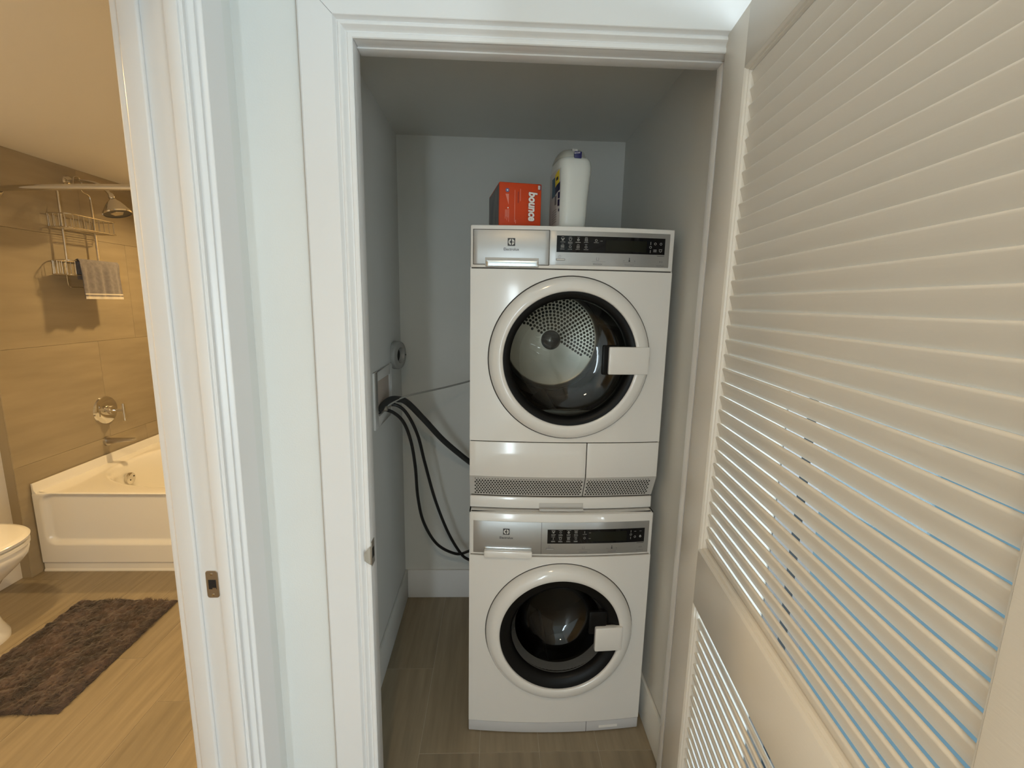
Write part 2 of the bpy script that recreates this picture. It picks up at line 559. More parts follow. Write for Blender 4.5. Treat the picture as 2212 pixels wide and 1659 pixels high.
# lipped strike plate of the closet jamb
b = B()
b.box(OX0, OX0 + 0.0015, WF - 0.002, WF + 0.026, 0.795, 0.862)
sp = b.build('strike_plate', 'satin_nickel', tc, bevel=0.0006)
ring = []
for i in range(9):
    a = -pi / 2 + pi * i / 8
    zc = 0.829 + 0.026 * sin(a)
    ww = 0.012 * cos(a)
    ring.append((zc, ww))
b = B().grid(lambda u, v: (OX0 - 0.002 + 0.004 * (1 - v) - 0.012 * v * v, WF - 0.008 - 0.006 * v, 0.829 + (0.026 * (1 - 0.55 * v * v)) * (2 * u - 1)), 10, 6)
lip = b.build('lip', 'satin_nickel', sp)
B().box(OX0 + 0.0012, OX0 + 0.0020, WF + 0.004, WF + 0.020, 0.815, 0.842).build('latch_hole', 'dark_hole', sp, smooth=0)

tb = empty('trim_2', (HLX - .05, BJ, 0), 'white casing and pocket door jamb of the bathroom doorway', kind='structure')
casing_leg('casing_leg', BJ - 0.004, 1, 0, 'y', HLX, 1, tb, 2.03)
casing_leg('casing_leg', 0.064, -1, 0, 'y', HLX, 1, tb, 2.03)
casing_head('casing_head', 0.064, BJ - 0.004, 2.03, 'y', HLX, 1, tb)
JX0, JX1 = HLX - 0.104, HLX
B().box(JX0, JX1, BJ, BJ + 0.012, 0, 2.05).build('jamb', 'trim_paint', tb)
B().box(-0.589, JX1 + 0.002, BJ - 0.010, BJ, 0, 2.04).build('jamb_stop', 'trim_paint', tb, bevel=0.002)
B().box(JX0, -0.634, BJ - 0.010, BJ, 0, 2.04).build('jamb_stop', 'trim_paint', tb, bevel=0.004, seg=3)
B().box(JX0 - 0.014, JX0 - .0008, BJ - 0.004, BJ + 0.10, 0, 2.12).build('bath_side_casing', 'trim_paint', tb, bevel=0.002)
B().box(JX0, JX1, 0.06, 0.07, 0, 2.05).build('jamb', 'trim_paint', tb)
B().box(JX0, JX1, 0.07, BJ, 2.04, 2.05).build('jamb_head', 'trim_paint', tb)
# strike plate of the pocket door
b = B()
poly = []
for cx, cz, a0 in ((-0.6015, 0.886, 0), (-0.6155, 0.886, 90), (-0.6155, 0.834, 180), (-0.6015, 0.834, 270)):
    for k in range(5):
        a = radians(a0 + 90 * k / 4)
        poly.append((cx + 0.006 * cos(a), BJ - 0.002, cz + 0.006 * sin(a)))
sp = B().prism(poly, (0, 0.002, 0)).build('strike_plate', 'satin_nickel', tb, bevel=0.0004, seg=1)
B().box(-0.6165, -0.6005, BJ - 0.0026, BJ - 0.0019, 0.849, 0.871).build('latch_hole', 'dark_hole', sp, smooth=0)
B().box(-0.6085, -0.6010, BJ - 0.0032, BJ - 0.0020, 0.8495, 0.8525).build('latch_tongue', 'satin_nickel', sp, smooth=0)
for zc in (0.8845, 0.8355):
    B().lathe([(0.0001, -0.0012), (0.0028, -0.0010), (0.0033, 0)], (-0.6085, BJ - 0.002, zc), 'y', 14).build('screw', 'chrome', sp)

# ------------------------------------------------------------------ louvred door (hinged right, swung towards the viewer)
DA = radians(6.1)
DP = Vector((0.502, 1.12, 0))
DU = Vector((-sin(DA), -cos(DA), 0))          # from hinge to free edge
DN = Vector((cos(DA), -sin(DA), 0))           # from the seen face into the door
door = empty('door_1', DP, 'open white louvred closet door with slatted upper and lower panels', kind='structure')
door['category'] = 'door'


def dw(s, z, d):
    return DP + DU * s + DN * d + Vector((0, 0, z))


def dbox(s0, s1, z0, z1, d0, d1):
    b = B().box(s0, s1, d0, d1, z0, z1)
    return b.warp(lambda x, y, z: dw(x, z, y))


DWD, DT = 0.925, 0.036
S0, S1 = 0.1235, 0.803
dbox(0, S0, 0.012, 2.064, 0, DT).build('stile', 'door_paint', door, bevel=0.0012)
dbox(S1, DWD, 0.012, 2.064, 0, DT).build('stile', 'door_paint', door, bevel=0.0012)
dbox(S0, S1, 1.948, 2.064, 0, DT).build('rail', 'door_paint', door, bevel=0.0006)
dbox(S0, S1, 0.772, 0.911, 0, DT).build('rail', 'door_paint', door, bevel=0.0006)
dbox(S0, S1, 0.012, 0.150, 0, DT).build('rail', 'door_paint', door, bevel=0.0006)


def sticking(z0, z1):
    """small stepped moulding frame round a louvre panel"""
    pr = [(0, 0.0005), (0.0045, 0.0035), (0.0055, 0.0075), (0.0075, 0.0078), (0.0095, 0.0125), (0.0095, DT - 0.004), (0, DT - .004)]

    def bar(p, q, out):
        r0, r1 = [], []
        for w, d in pr:
            r0.append(dw(p[0] + (out[0] + p[2]) * w, p[1] + (out[1] + p[3]) * w, d))
            r1.append(dw(q[0] + (out[0] + q[2]) * w, q[1] + (out[1] + q[3]) * w, d))
        B().loops([r0, r1], True, True, True).build('sticking', 'door_paint', door, smooth=20)
    bar((S0, z0, 0, 1), (S0, z1, 0, -1), (1, 0))
    bar((S1, z0, 0, 1), (S1, z1, 0, -1), (-1, 0))
    bar((S0, z1, 1, 0), (S1, z1, -1, 0), (0, -1))
    bar((S0, z0, 1, 0), (S1, z0, -1, 0), (0, 1))


sticking(0.911, 1.948)
sticking(0.150, 0.772)


def slat_mesh():
    L = S1 - S0 - 0.018
    # cross-section (depth, height) of one slat: rounded nose high on the seen side, tail low and far
    top, tail, th = Vector((0.0135, 0.0)), Vector((0.0245, -0.0327)), 0.0064
    ax = (tail - top).normalized(); nr = Vector((-ax.y, ax.x))
    poly = []
    for k in range(7):
        a = radians(-90 + 180 * k / 6)
        poly.append(top + ax * (th / 2) + (-ax * cos(a) + nr * sin(a)) * th / 2)
    for k in range(4):
        a = radians(90 - 180 * k / 3)
        poly.append(tail - ax * (th / 2) + (ax * cos(a) + nr * sin(a)) * th / 2)
    b = B()
    r0 = [DU * (S0 + 0.009) + DN * p.x + Vector((0, 0, p.y)) for p in poly]
    r1 = [q + DU * L for q in r0]
    return b.loops([r0, r1], True, True, True)


first = slat_mesh().build('slat', 'door_paint', smooth=50)
slat_z = [1.9375 - 0.03105 * i for i in range(33)] + [0.7369 - 0.03065 * i for i in range(19)]
for i, z in enumerate(slat_z):
    o = first if i == 0 else first.copy()
    if i:
        C.objects.link(o)
    o.location = DP + Vector((0, 0, z))
    put(o, door)
for zc in (1.83, 1.05, 0.25):
    h = B().lathe([(0.0055, -0.045), (0.0055, 0.045)], (0.512, 1.098, zc), 'z', 12, cap0=True, cap1=True)
    h.build('hinge', 'satin_nickel', door)

# ------------------------------------------------------------------ bathroom shell
struct(B().box(BX0 - 0.16, BX0 - 0.05, -0.6, 2.32, 0, BZ).build('wall_bath_painted', 'bath_paint', smooth=0), 'warm painted bathroom wall behind the toilet')
wt = struct(B().box(BX0 - 0.16, BX0 - 0.006, 2.32, 3.55, 0, BZ).build('wall_bath_tile', 'tile_joint', smooth=0), 'beige tiled wall at the head of the tub')
tile_me = {}
zt = 0.0
rowi = 0
while zt < BZ:
    hh = min(0.60, BZ - zt)
    yt = 2.32 - (0.0 if rowi % 2 == 0 else 0.30)
    while yt < 3.5:
        ya, yb = max(yt, 2.32), min(yt + 0.90, 3.50)
        if yb - ya > 0.02:
            o = B().box(-0.006, 0.0, -(yb - ya) / 2 + 0.0006, (yb - ya) / 2 - 0.0006, 0.0006, hh - 0.0006).build('tile', 'bath_tile', bevel=0.0005, seg=1)
            o.location = (BX0, (ya + yb) / 2, zt)
            put(o, wt)
        yt += 0.90
    zt += 0.60
    rowi += 1
struct(B().box(BX0 - 0.16, -0.671, 3.42, 3.55, 0, BZ).build('wall_bath_back', 'bath_tile', smooth=0), 'tiled wall behind the tub')
struct(B().box(BX0 - 0.16, -0.671, -0.7, -0.6, 0, BZ).build('wall_bath_near', 'bath_paint', smooth=0), 'near wall of the bathroom')
struct(B().box(-0.671, -0.62, WF + WT, 3.55, 0, BZ).build('wall_bath_right', 'bath_paint', smooth=0), 'right wall of the bathroom')
struct(B().box(BX0 - 0.16, -0.671, -0.7, 3.55, BZ, BZ + 0.06).build('ceiling_bath', 'bath_paint', smooth=0), 'warm lit bathroom ceiling')


def downlight(x, y, z, label, power, col, size=0.11, spread=2.6):
    t = empty('ceiling_downlight', (x, y, z), label, 'ceiling light')
    B().lathe([(size * 0.42, -0.002), (size * 0.46, -0.008), (size * 0.62, -0.006), (size * 0.64, 0)], (x, y, z), 'z', 32).build('trim_ring', 'trim_paint', t)
    B().lathe([(0.0005, -0.001), (size * 0.43, -0.001)], (x, y, z), 'z', 32).build('lens', 'lamp_warm', t)
    l = bpy.data.lights.new('downlight_lamp', 'AREA')
    l.shape = 'DISK'; l.size = size * 0.8; l.energy = power; l.color = col; l.spread = spread
    o = bpy.data.objects.new('downlight_lamp', l)
    C.objects.link(o)
    o.location = (x, y, z - 0.012)
    put(o, t)
    return t


WARM = (1.0, 0.68, 0.31)
downlight(-1.72, 3.15, BZ, 'warm recessed downlight in the bathroom ceiling over the tub', 13.0, WARM)
downlight(-1.45, 1.05, BZ, 'warm recessed downlight in the bathroom ceiling near the door', 17.0, WARM)
downlight(-0.10, -0.55, HZ, 'warm recessed downlight in the hall ceiling', 8.0, (1.0, 0.70, 0.38), 0.14)
vl = empty('bath_fill_globe', (BX0 + 0.0, 0.25, 1.95), 'round warm globe lamp added out of view to brighten the bathroom', 'wall light')  # added unseen lamp, lifts the bathroom ceiling and spills warmth onto the door
B().lathe([(0.0005, 0.03), (0.05, 0.028), (0.055, 0.0)], (BX0 - 0.05, 0.25, 1.95), 'x', 28).build('backplate', 'satin_nickel', vl)
B().tube([(BX0 - 0.02, 0.25, 1.95), (BX0 + 0.06, 0.25, 1.95)], 0.012, 12).build('arm', 'satin_nickel', vl)
B().lathe([(0.06 * sin(pi * k / 16) + 0.0002, -0.06 * cos(pi * k / 16)) for k in range(17)], (BX0 + 0.11, 0.25, 1.95), 'z', 28).build('globe', 'lamp_warm', vl)
_l = bpy.data.lights.new('globe_fill_lamp', 'POINT'); _l.energy = 46; _l.color = WARM; _l.shadow_soft_size = 0.065
_o = bpy.data.objects.new('globe_fill_lamp', _l); C.objects.link(_o); _o.location = (BX0 + 0.11, 0.25, 1.95); put(_o, vl)

# ------------------------------------------------------------------ bathtub
TY0, TY1, TX0, TX1, TZ = 2.380, 3.415, -2.414, -0.90, 0.447
tub = empty('bathtub', ((TX0 + TX1) / 2, TY0, 0), 'white alcove bathtub with a stepped apron', 'bathtub')


def apron(u, v):
    x = TX0 + (TX1 - TX0) * u
    z = TZ * v
    # recessed rounded field above the ledge
    hx = (TX1 - TX0) / 2 - 0.045; zc = 0.30; hz = 0.138; r = 0.045
    qx = abs(x - (TX0 + TX1) / 2) - hx + r; qz = abs(z - zc) - hz + r
    sd = sqrt(max(qx, 0) ** 2 + max(qz, 0) ** 2) + min(max(qx, qz), 0) - r
    y = TY0 + 0.024 * smoothstep(0.010, -0.018, sd)
    if z > TZ - 0.012:
        t = (z - TZ + 0.012) / 0.012
        y += 0.012 * (1 - sqrt(max(0, 1 - t * t)))
    if z < 0.052:
        y += 0.006 * smoothstep(0.052, 0.047, z)
    if z < 0.012:
        y -= 0.0055 * smoothstep(0.012, 0.008, z)
    return (x, y, z)


# denser columns near the left end
def apron_w(u, v):
    u2 = u if u > 1 else (u * 0.25 / 0.5 if u < 0.5 else 0.25 + (u - 0.5) * 0.75 / 0.5)
    return apron(u2, v)


B().grid(apron_w, 90, 110).build('apron', 'enamel', tub, smooth=60)
ocx, ocy, oa, ob = (TX0 + TX1) / 2, 2.905, 0.665, 0.440
NR = 96


def sup(t, a, bq, e=2.5):
    c, s_ = cos(t), sin(t)
    return (a * math.copysign(abs(c) ** (2 / e), c), bq * math.copysign(abs(s_) ** (2 / e), s_))


b = B()
outer = []
x0r, x1r, y0r, y1r = TX0, TX1, TY0 + 0.012, TY1
for k in range(NR):
    t = 2 * pi * k / NR
    px, py = sup(t, oa, ob)
    # project to rectangle
    cxr, cyr = (x0r + x1r) / 2 - ocx, (y0r + y1r) / 2 - ocy
    m = 1e9
    if px > 1e-9: m = min(m, (x1r - ocx) / px)
    if px < -1e-9: m = min(m, (x0r - ocx) / px)
    if py > 1e-9: m = min(m, (y1r - ocy) / py)
    if py < -1e-9: m = min(m, (y0r - ocy) / py)
    outer.append((ocx + px * m, ocy + py * m, TZ))
rings = [outer]
for sa, dz in ((1.02, 0.0), (1.0, -0.002), (0.985, -0.008), (0.972, -0.022), (0.955, -0.06), (0.90, -0.22), (0.84, -0.32), (0.74, -0.365), (0.45, -0.378), (0.02, -0.380)):
    ring = []
    for k in range(NR):
        px, py = sup(2 * pi * k / NR, oa, ob)
        ring.append((ocx + px * sa, ocy + py * (sa if sa > .97 else sa * 0.985), TZ + dz))
    rings.append(ring)
b.loops(rings, True, False, True).build('basin', 'enamel', tub, smooth=60)
# upstand along the tiled wall and the back wall
pr = [(0, -0.004), (0.020, -0.004), (0.016, 0.004), (0.010, 0.012), (0.008, 0.045), (0.006, 0.050), (0, 0.050)]
r0 = [(TX0 + d, TY0 + 0.002, TZ + h) for d, h in pr]
r1 = [(TX0 + d, TY1, TZ + h) for d, h in pr]
B().loops([r0, r1], True, True, True).build('upstand', 'enamel', tub, smooth=50)
r0 = [(TX0, TY1 - d, TZ + h) for d, h in pr]
r1 = [(TX1, TY1 - d, TZ + h) for d, h in pr]
B().loops([r0, r1], True, True, True).build('upstand', 'enamel', tub, smooth=50)
ov = B().lathe([(0.0005, 0.016), (0.030, 0.015), (0.036, 0.011), (0.038, 0.0), (0.034, -0.01)], (-2.270, 2.835, 0.352), 'x', 36)
ov = ov.build('overflow_plate', 'chrome', tub)
ov['label'] = 'round chrome overflow plate'
for dy, dz in ((-0.012, -0.006), (0.018, 0.010)):
    B().lathe([(0.0004, 0.0175), (0.004, 0.017), (0.0045, 0.015)], (-2.270, 2.835 + dy, 0.352 + dz), 'x', 12).build('screw', 'dark_hole', ov)

# ------------------------------------------------------------------ toilet
TYC = 1.815
toilet = empty('toilet', (-2.2, TYC, 0), 'white toilet with closed lid standing beside the tub', 'toilet')


def dshape(front, back, hw, z, n=40, e=2.3):
    """D-shaped outline pointing to +x"""
    out = []
    xm = front - hw * 1.15
    for k in range(n):
        t = -pi / 2 + pi * k / (n - 1)
        c, s_ = cos(t), sin(t)
        out.append((xm + (front - xm) * abs(c) ** (2 / e), TYC + hw * math.copysign(abs(s_) ** (2 / e), s_), z))
    out += [(back, TYC + hw * 0.93, z), (back, TYC - hw * 0.93, z)]
    return out


def dloops(specs):
    b = B()
    return b.loops([dshape(f, bk, h, z) for f, bk, h, z in specs], True, True, True)


dloops([(-1.975, -2.33, 0.188, 0.442), (-1.965, -2.335, 0.198, 0.446), (-1.962, -2.335, 0.200, 0.458), (-1.968, -2.335, 0.196, 0.463), (-1.985, -2.33, 0.182, 0.465)]).build('lid', 'porcelain', toilet, smooth=50)
dloops([(-1.972, -2.33, 0.190, 0.421), (-1.965, -2.33, 0.197, 0.424), (-1.965, -2.33, 0.197, 0.437), (-1.974, -2.33, 0.190, 0.440)]).build('seat', 'porcelain', toilet, smooth=50)
dloops([(-2.085, -2.40, 0.135, 0.0), (-2.085, -2.40, 0.135, 0.02), (-2.105, -2.40, 0.120, 0.06), (-2.125, -2.40, 0.112, 0.13), (-2.120, -2.40, 0.118, 0.20),
        (-2.075, -2.40, 0.145, 0.27), (-2.015, -2.40, 0.178, 0.33), (-1.978, -2.40, 0.192, 0.375), (-1.970, -2.40, 0.194, 0.405), (-1.978, -2.40, 0.188, 0.418)]).build('bowl', 'porcelain', toilet, smooth=50)
tk = B().box(-2.465, -2.335, TYC - 0.20, TYC + 0.20, 0.40, 0.74).build('tank', 'porcelain', toilet, bevel=0.02, seg=3)
B().box(-2.468, -2.330, TYC - 0.205, TYC + 0.205, 0.742, 0.775).build('tank_lid', 'porcelain', toilet, bevel=0.01, seg=3)
B().tube(spline([(-2.462, 2.10, 0.16), (-2.43, 2.10, 0.165), (-2.41, 2.09, 0.20), (-2.40, 2.02, 0.36), (-2.41, 1.99, 0.42)], 8), 0.006, 8).build('supply_line', 'satin_wire', toilet)

# ------------------------------------------------------------------ shaggy bath rug
random.seed(11)
RX0, RX1, RY0, RY1 = -2.003, -1.541, 1.482, 2.118


def rugz(x, y):
    e = min(x - RX0, RX1 - x, y - RY0, RY1 - y)
    n1 = noise.fractal(Vector((x * 26, y * 26, 0.3)), 0.8, 2.1, 4)
    n2 = noise.noise(Vector((x * 90, y * 60, 1.7)))
    return max(0.002, (0.016 + 0.008 * n1 + 0.004 * n2) * smoothstep(-0.004, 0.014, e))


def rugp(u, v):
    x = RX0 + (RX1 - RX0) * u; y = RY0 + (RY1 - RY0) * v
    z = rugz(x, y)
    j = 0.005 * noise.noise(Vector((x * 40, y * 40, 5)))
    k = 0.005 * noise.noise(Vector((x * 40, y * 40, 9)))
    return (x + j, y + k, z)


rug = tag(B().grid(rugp, 130, 180).build('bath_rug', 'rug_pile', smooth=180), 'dark brown shaggy bath rug on the bathroom floor', 'rug')
b = B()
for i in range(15000):
    x = random.uniform(RX0 - .002, RX1 + .002); y = random.uniform(RY0 - .002, RY1 + .002)
    z = rugz(min(max(x, RX0 + .004), RX1 - .004), min(max(y, RY0 + .004), RY1 - .004)) - 0.003
    a = noise.noise(Vector((x * 7, y * 7, 3))) * 4 + random.uniform(-0.8, 0.8)
    l = random.uniform(0.010, 0.024)
    dx, dy = cos(a) * l, sin(a) * l
    wx, wy = -sin(a) * 0.0011, cos(a) * 0.0011
    h = random.uniform(0.003, 0.011)
    b.add([(x - wx, y - wy, z), (x + wx, y + wy, z), (x + dx, y + dy, z + h)], [(0, 1, 2)])
pile = b.build('pile', 'rug_pile', rug, smooth=0)
pile['kind'] = 'stuff'

# ------------------------------------------------------------------ shower fittings
rod = empty('shower_curtain_rod', (BX0, 2.52, 1.98), 'curved chrome shower curtain rod above the tub', 'curtain rod')
pts = []
for i in range(41):
    u = i / 40
    x = BX0 + 0.006 + (1.745) * u
    pts.append((x, 2.452 - 0.12 * sin(pi * u) ** 0.8, 1.972))
B().tube(pts, 0.0135, 16).build('tube', 'chrome', rod)
for xx, sg in ((BX0, 1), (-0.671, -1)):
    B().lathe([(0.036, 0.0), (0.036, sg * 0.008), (0.022, sg * 0.022), (0.016, sg * 0.024)], (xx, 2.452, 1.972), 'x', 28).build('flange', 'chrome', rod)

sh = empty('overhead_shower', (BX0, 2.85, 2.10), 'round chrome shower head on a bent arm above the tub', 'shower head')
B().lathe([(0.0005, 0.012), (0.012, 0.011), (0.028, 0.007), (0.032, 0.0)], (BX0, 2.862, 2.105), 'x', 30).build('escutcheon', 'chrome', sh)
B().tube(spline([(BX0 + .004, 2.862, 2.105), (-2.34, 2.855, 2.108), (-2.24, 2.835, 2.09), (-2.18, 2.818, 2.052), (-2.158, 2.810, 2.030)], 8), 0.0095, 12).build('arm', 'chrome', sh)
hd = Vector((-2.122, 2.80, 1.935))
ax = Vector((0.28, -0.05, -0.96)).normalized()
q = ax.to_track_quat('Z', 'Y').to_matrix()
prof = [(0.010, -0.105), (0.014, -0.095), (0.016, -0.082), (0.013, -0.075), (0.020, -0.066), (0.034, -0.052), (0.048, -0.032), (0.058, -0.014), (0.066, -0.004), (0.068, 0.004), (0.064, 0.010)]
b = B().lathe(prof, (0, 0, 0), 'z', 40)
b.warp(lambda x, y, z: hd + q @ Vector((x, y, z)))
b.build('bell', 'chrome', sh)
b = B().lathe([(0.0005, 0.006), (0.060, 0.007), (0.064, 0.010)], (0, 0, 0), 'z', 40)
b.warp(lambda x, y, z: hd + q @ Vector((x, y, z)))
b.build('spray_face', 'gasket_grey', sh)
b = B().lathe([(0.0005, 0.009), (0.030, 0.009), (0.032, 0.006)], (0, 0, 0), 'z', 5)
b.warp(lambda x, y, z: hd + q @ Vector((x, y, z)))
b.build('spray_insert', 'satin_wire', sh)

# caddy hanging on the arm
cd = empty('shower_caddy', (-2.38, 2.83, 1.5), 'chrome wire shower caddy with two baskets hanging on the tiled wall', 'shower caddy')
PX = -2.375
pA, pB = 2.735, 2.945
for yy in (pA, pB):
    B().tube([(PX, yy, 2.025), (PX, yy, 1.66)], 0.0065, 10).build('pole', 'satin_wire', cd)
B().tube(spline([(PX, pA, 2.025), (PX, pA + .008, 2.05), (PX + .004, pA + .05, 2.062), (PX + .01, 2.822, 2.075), (PX + .012, 2.835, 2.12), (PX + .012, 2.862, 2.13), (PX + .012, 2.880, 2.115),
                 (PX + .01, 2.875, 2.075), (PX + .004, pB - .05, 2.055), (PX, pB - .008, 2.045), (PX, pB, 2.015)], 6), 0.0035, 8).build('hanger', 'satin_wire', cd)
B().tube(spline([(PX, pA - .012, 1.66), (PX, pA - .012, 1.545), (PX, pA - .004, 1.522), (PX, pA + .02, 1.517), (PX, pB - .02, 1.517), (PX, pB + .002, 1.522), (PX, pB + .01, 1.545), (PX, pB + .01, 1.66)], 6), 0.0035, 8).build('bottom_loop', 'satin_wire', cd)


def basket(z0, z1, y0, y1, x0, x1, nv, name):
    g = empty(name, (x0, (y0 + y1) / 2, z0))
    put(g, cd)
    def loop(z, r=0.003, nm='rim'):
        c = 0.03
        path = []
        for cx, cy, a0 in ((x1 - c, y1 - c, 0), (x0 + c, y1 - c, 90), (x0 + c, y0 + c, 180), (x1 - c, y0 + c, 270)):
            for k in range(6):
                a = radians(a0 + 90 * k / 5)
                path.append((cx + c * cos(a), cy + c * sin(a), z))
        B().tube(path, r, 8, closed=True).build(nm, 'satin_wire', g)
        return path
    loop(z1); path = loop(z0)
    for i in range(nv):
        yy = y0 + 0.03 + (y1 - y0 - 0.06) * i / (nv - 1)
        B().tube([(x1, yy, z1), (x1, yy, z0)], 0.0018, 6).build('wire', 'satin_wire', g)
        B().tube([(x0, yy, z1), (x0, yy, z0)], 0.0018, 6).build('wire', 'satin_wire', g)
    for j in range(4):
        xx = x0 + 0.02 + (x1 - x0 - 0.04) * j / 3
        B().tube([(xx, y0, z1), (xx, y0, z0)], 0.0018, 6).build('wire', 'satin_wire', g)
        B().tube([(xx, y1, z1), (xx, y1, z0)], 0.0018, 6).build('wire', 'satin_wire', g)
    for j in range(6):
        xx = x0 + 0.01 + (x1 - x0 - 0.02) * j / 5
        B().tube([(xx, y0, z0), (xx, y1, z0)], 0.0018, 6).build('bottom_wire', 'satin_wire', g)


basket(1.835, 1.905, 2.675, 3.000, -2.412, -2.285, 9, 'upper_basket')
basket(1.585, 1.660, 2.665, 2.995, -2.412, -2.300, 9, 'soap_basket')

# towel over the lower basket front
tw = empty('hand_towel', (-2.28, 2.9, 1.45), 'grey hand towel with a pale stripe hung over the lower caddy basket', 'towel')


def towelp(u, v, off=0.0):
    # u across (near to far), v from tail behind over the rim down the front
    L1, L2 = 0.10, 0.205
    s = v * (L1 + 0.014 + L2)
    rip = 0.006 * sin(u * 17 + 1.0) + 0.004 * sin(u * 31)
    y = 2.712 + 0.270 * u + 0.010 * v * (u - 0.3)
    xr = -2.300
    if s < L1:
        return (xr - 0.008 - off, y, 1.660 - (L1 - s))
    if s < L1 + 0.014:
        a = pi * (s - L1) / 0.014
        return (xr - (0.008 + off) * cos(a), y, 1.662 + (0.008 + off) * sin(a))
    d = s - L1 - 0.014
    k = min(1, d / 0.06)
    return (xr + 0.008 + off + k * rip + 0.03 * d, y, 1.660 - d)


b = B()
b.grid(lambda u, v: towelp(u, v, 0.0035), 40, 50)
b.grid(lambda u, v: towelp(u, v, 0.0), 40, 50)
b.build('cloth', 'towel_grey', tw, smooth=80)
vb0, vb1 = 0.905, 0.93
B().grid(lambda u, v: towelp(u, vb0 + (vb1 - vb0) * v, 0.0045), 40, 2).build('stripe', 'towel_band', tw, smooth=80)
B().grid(lambda u, v: towelp(u, 0.958 + 0.045 * v, 0.0042), 40, 3).build('hem', 'towel_band', tw, smooth=80)

# valve trim and spout
va = empty('shower_valve', (BX0, 2.905, 0.77), 'round chrome shower valve plate with a lever handle', 'faucet')
B().lathe([(0.0005, 0.018), (0.045, 0.016), (0.070, 0.013), (0.084, 0.008), (0.088, 0.0)], (BX0, 2.905, 0.772), 'x', 48).build('plate', 'chrome', va)
B().lathe([(0.030, 0.012), (0.030, 0.045), (0.027, 0.052), (0.0005, 0.053)], (BX0, 2.905, 0.772), 'x', 32).build('stem', 'chrome', va)
B().tube([(BX0 + .05, 2.905, 0.772), (BX0 + .115, 2.905, 0.772)], 0.008, 12).build('spindle', 'chrome', va)
B().tube([(BX0 + .112, 2.905, 0.815), (BX0 + .112, 2.905, 0.705)], 0.0075, 12).build('lever', 'chrome', va)
so = empty('tub_spout', (BX0, 2.89, 0.575), 'slim chrome tub spout below the shower valve', 'faucet')
B().lathe([(0.0005, 0.010), (0.028, 0.009), (0.030, 0.0)], (BX0, 2.888, 0.576), 'x', 28).build('escutcheon', 'satin_nickel', so)
b = B()
rr = []
for t, w, h, dz in ((0.0, .018, .018, 0), (0.05, .018, .016, 0.002), (0.10, .018, .012, 0.006), (0.165, .018, .009, 0.010), (0.17, .016, .007, 0.010)):
    ring = []
    for k in range(16):
        px, py = sup(2 * pi * k / 16, w, h, 4)
        ring.append((BX0 + t, 2.888 + px, 0.578 + dz + py))
    rr.append(ring)
b.loops(rr, True, True, True).build('spout', 'satin_nickel', so, smooth=50)

# ------------------------------------------------------------------ laundry machines
XM, MW, YE = -0.073, 0.597, 1.392


def bow(u):
    t = (u - MW / 2) / (MW / 2)
    t = max(-1, min(1, t))
    return -0.017 * (1 - t * t)


def mw(u, out, z):
    """machine front coordinates: u across, out towards the viewer, z height"""
    return (XM + u, YE + bow(u) - out, z)


def slab(u0, u1, z0, z1, o0, o1, name, m, parent, n=16, bevel=0.0, sl=None, smooth=35):
    """curved plate on the bowed front; sl(z) adds slope"""
    sl = sl or (lambda z: 0)
    rings = []
    for i in range(n + 1):
        u = u0 + (u1 - u0) * i / n
        rings.append([mw(u, o0 + sl(z0), z0), mw(u, o1 + sl(z0), z0), mw(u, o1 + sl(z1), z1), mw(u, o0 + sl(z1), z1)])
    return B().loops(rings, True, True, True).build(name, m, parent, bevel=bevel, smooth=smooth)


def holed_panel(u0, u1, z0, z1, cu, cz, r, thick, name, m, parent):
    n = 96
    b = B()
    rings = []
    circ = [(cu + r * cos(2 * pi * k / n), cz + r * sin(2 * pi * k / n)) for k in range(n)]
    rect = []
    for k in range(n):
        c, s_ = cos(2 * pi * k / n), sin(2 * pi * k / n)
        mm = min((u1 - cu) / c if c > 1e-9 else ((u0 - cu) / c if c < -1e-9 else 1e9), (z1 - cz) / s_ if s_ > 1e-9 else ((z0 - cz) / s_ if s_ < -1e-9 else 1e9))
        rect.append((cu + c * mm, cz + s_ * mm))
    # move nearest samples onto the corners
    for (qu, qz) in ((u0, z0), (u1, z0), (u1, z1), (u0, z1)):
        k = min(range(n), key=lambda i: (rect[i][0] - qu) ** 2 + (rect[i][1] - qz) ** 2)
        rect[k] = (qu, qz)
    rings.append([mw(u, -thick, z) for u, z in circ])
    rings.append([mw(u, 0, z) for u, z in circ])
    for t in (0.33, 0.66, 1.0):
        rings.append([mw(a[0] + (c_[0] - a[0]) * t, 0, a[1] + (c_[1] - a[1]) * t) for a, c_ in zip(circ, rect)])
    rings.append([mw(u, -thick, z) for u, z in rect])
    return b.loops(rings).build(name, m, parent, smooth=35)


def front_lathe(prof, cu, cz, n, name, m, parent, smooth=35):
    """surface of revolution facing the viewer; prof: (radius, out)"""
    b = B()
    rings = [[mw(cu + r * cos(2 * pi * k / n), o, cz + r * sin(2 * pi * k / n)) for k in range(n)] for r, o in prof]
    return b.loops(rings).build(name, m, parent, smooth=smooth)


def flat_text(parent, name, body, u, z, size, m, out, **kw):
    return text_mesh(name, body, size, m, parent, lambda x, y, h: Vector(mw(u + x, out + h, z + y)), **kw)


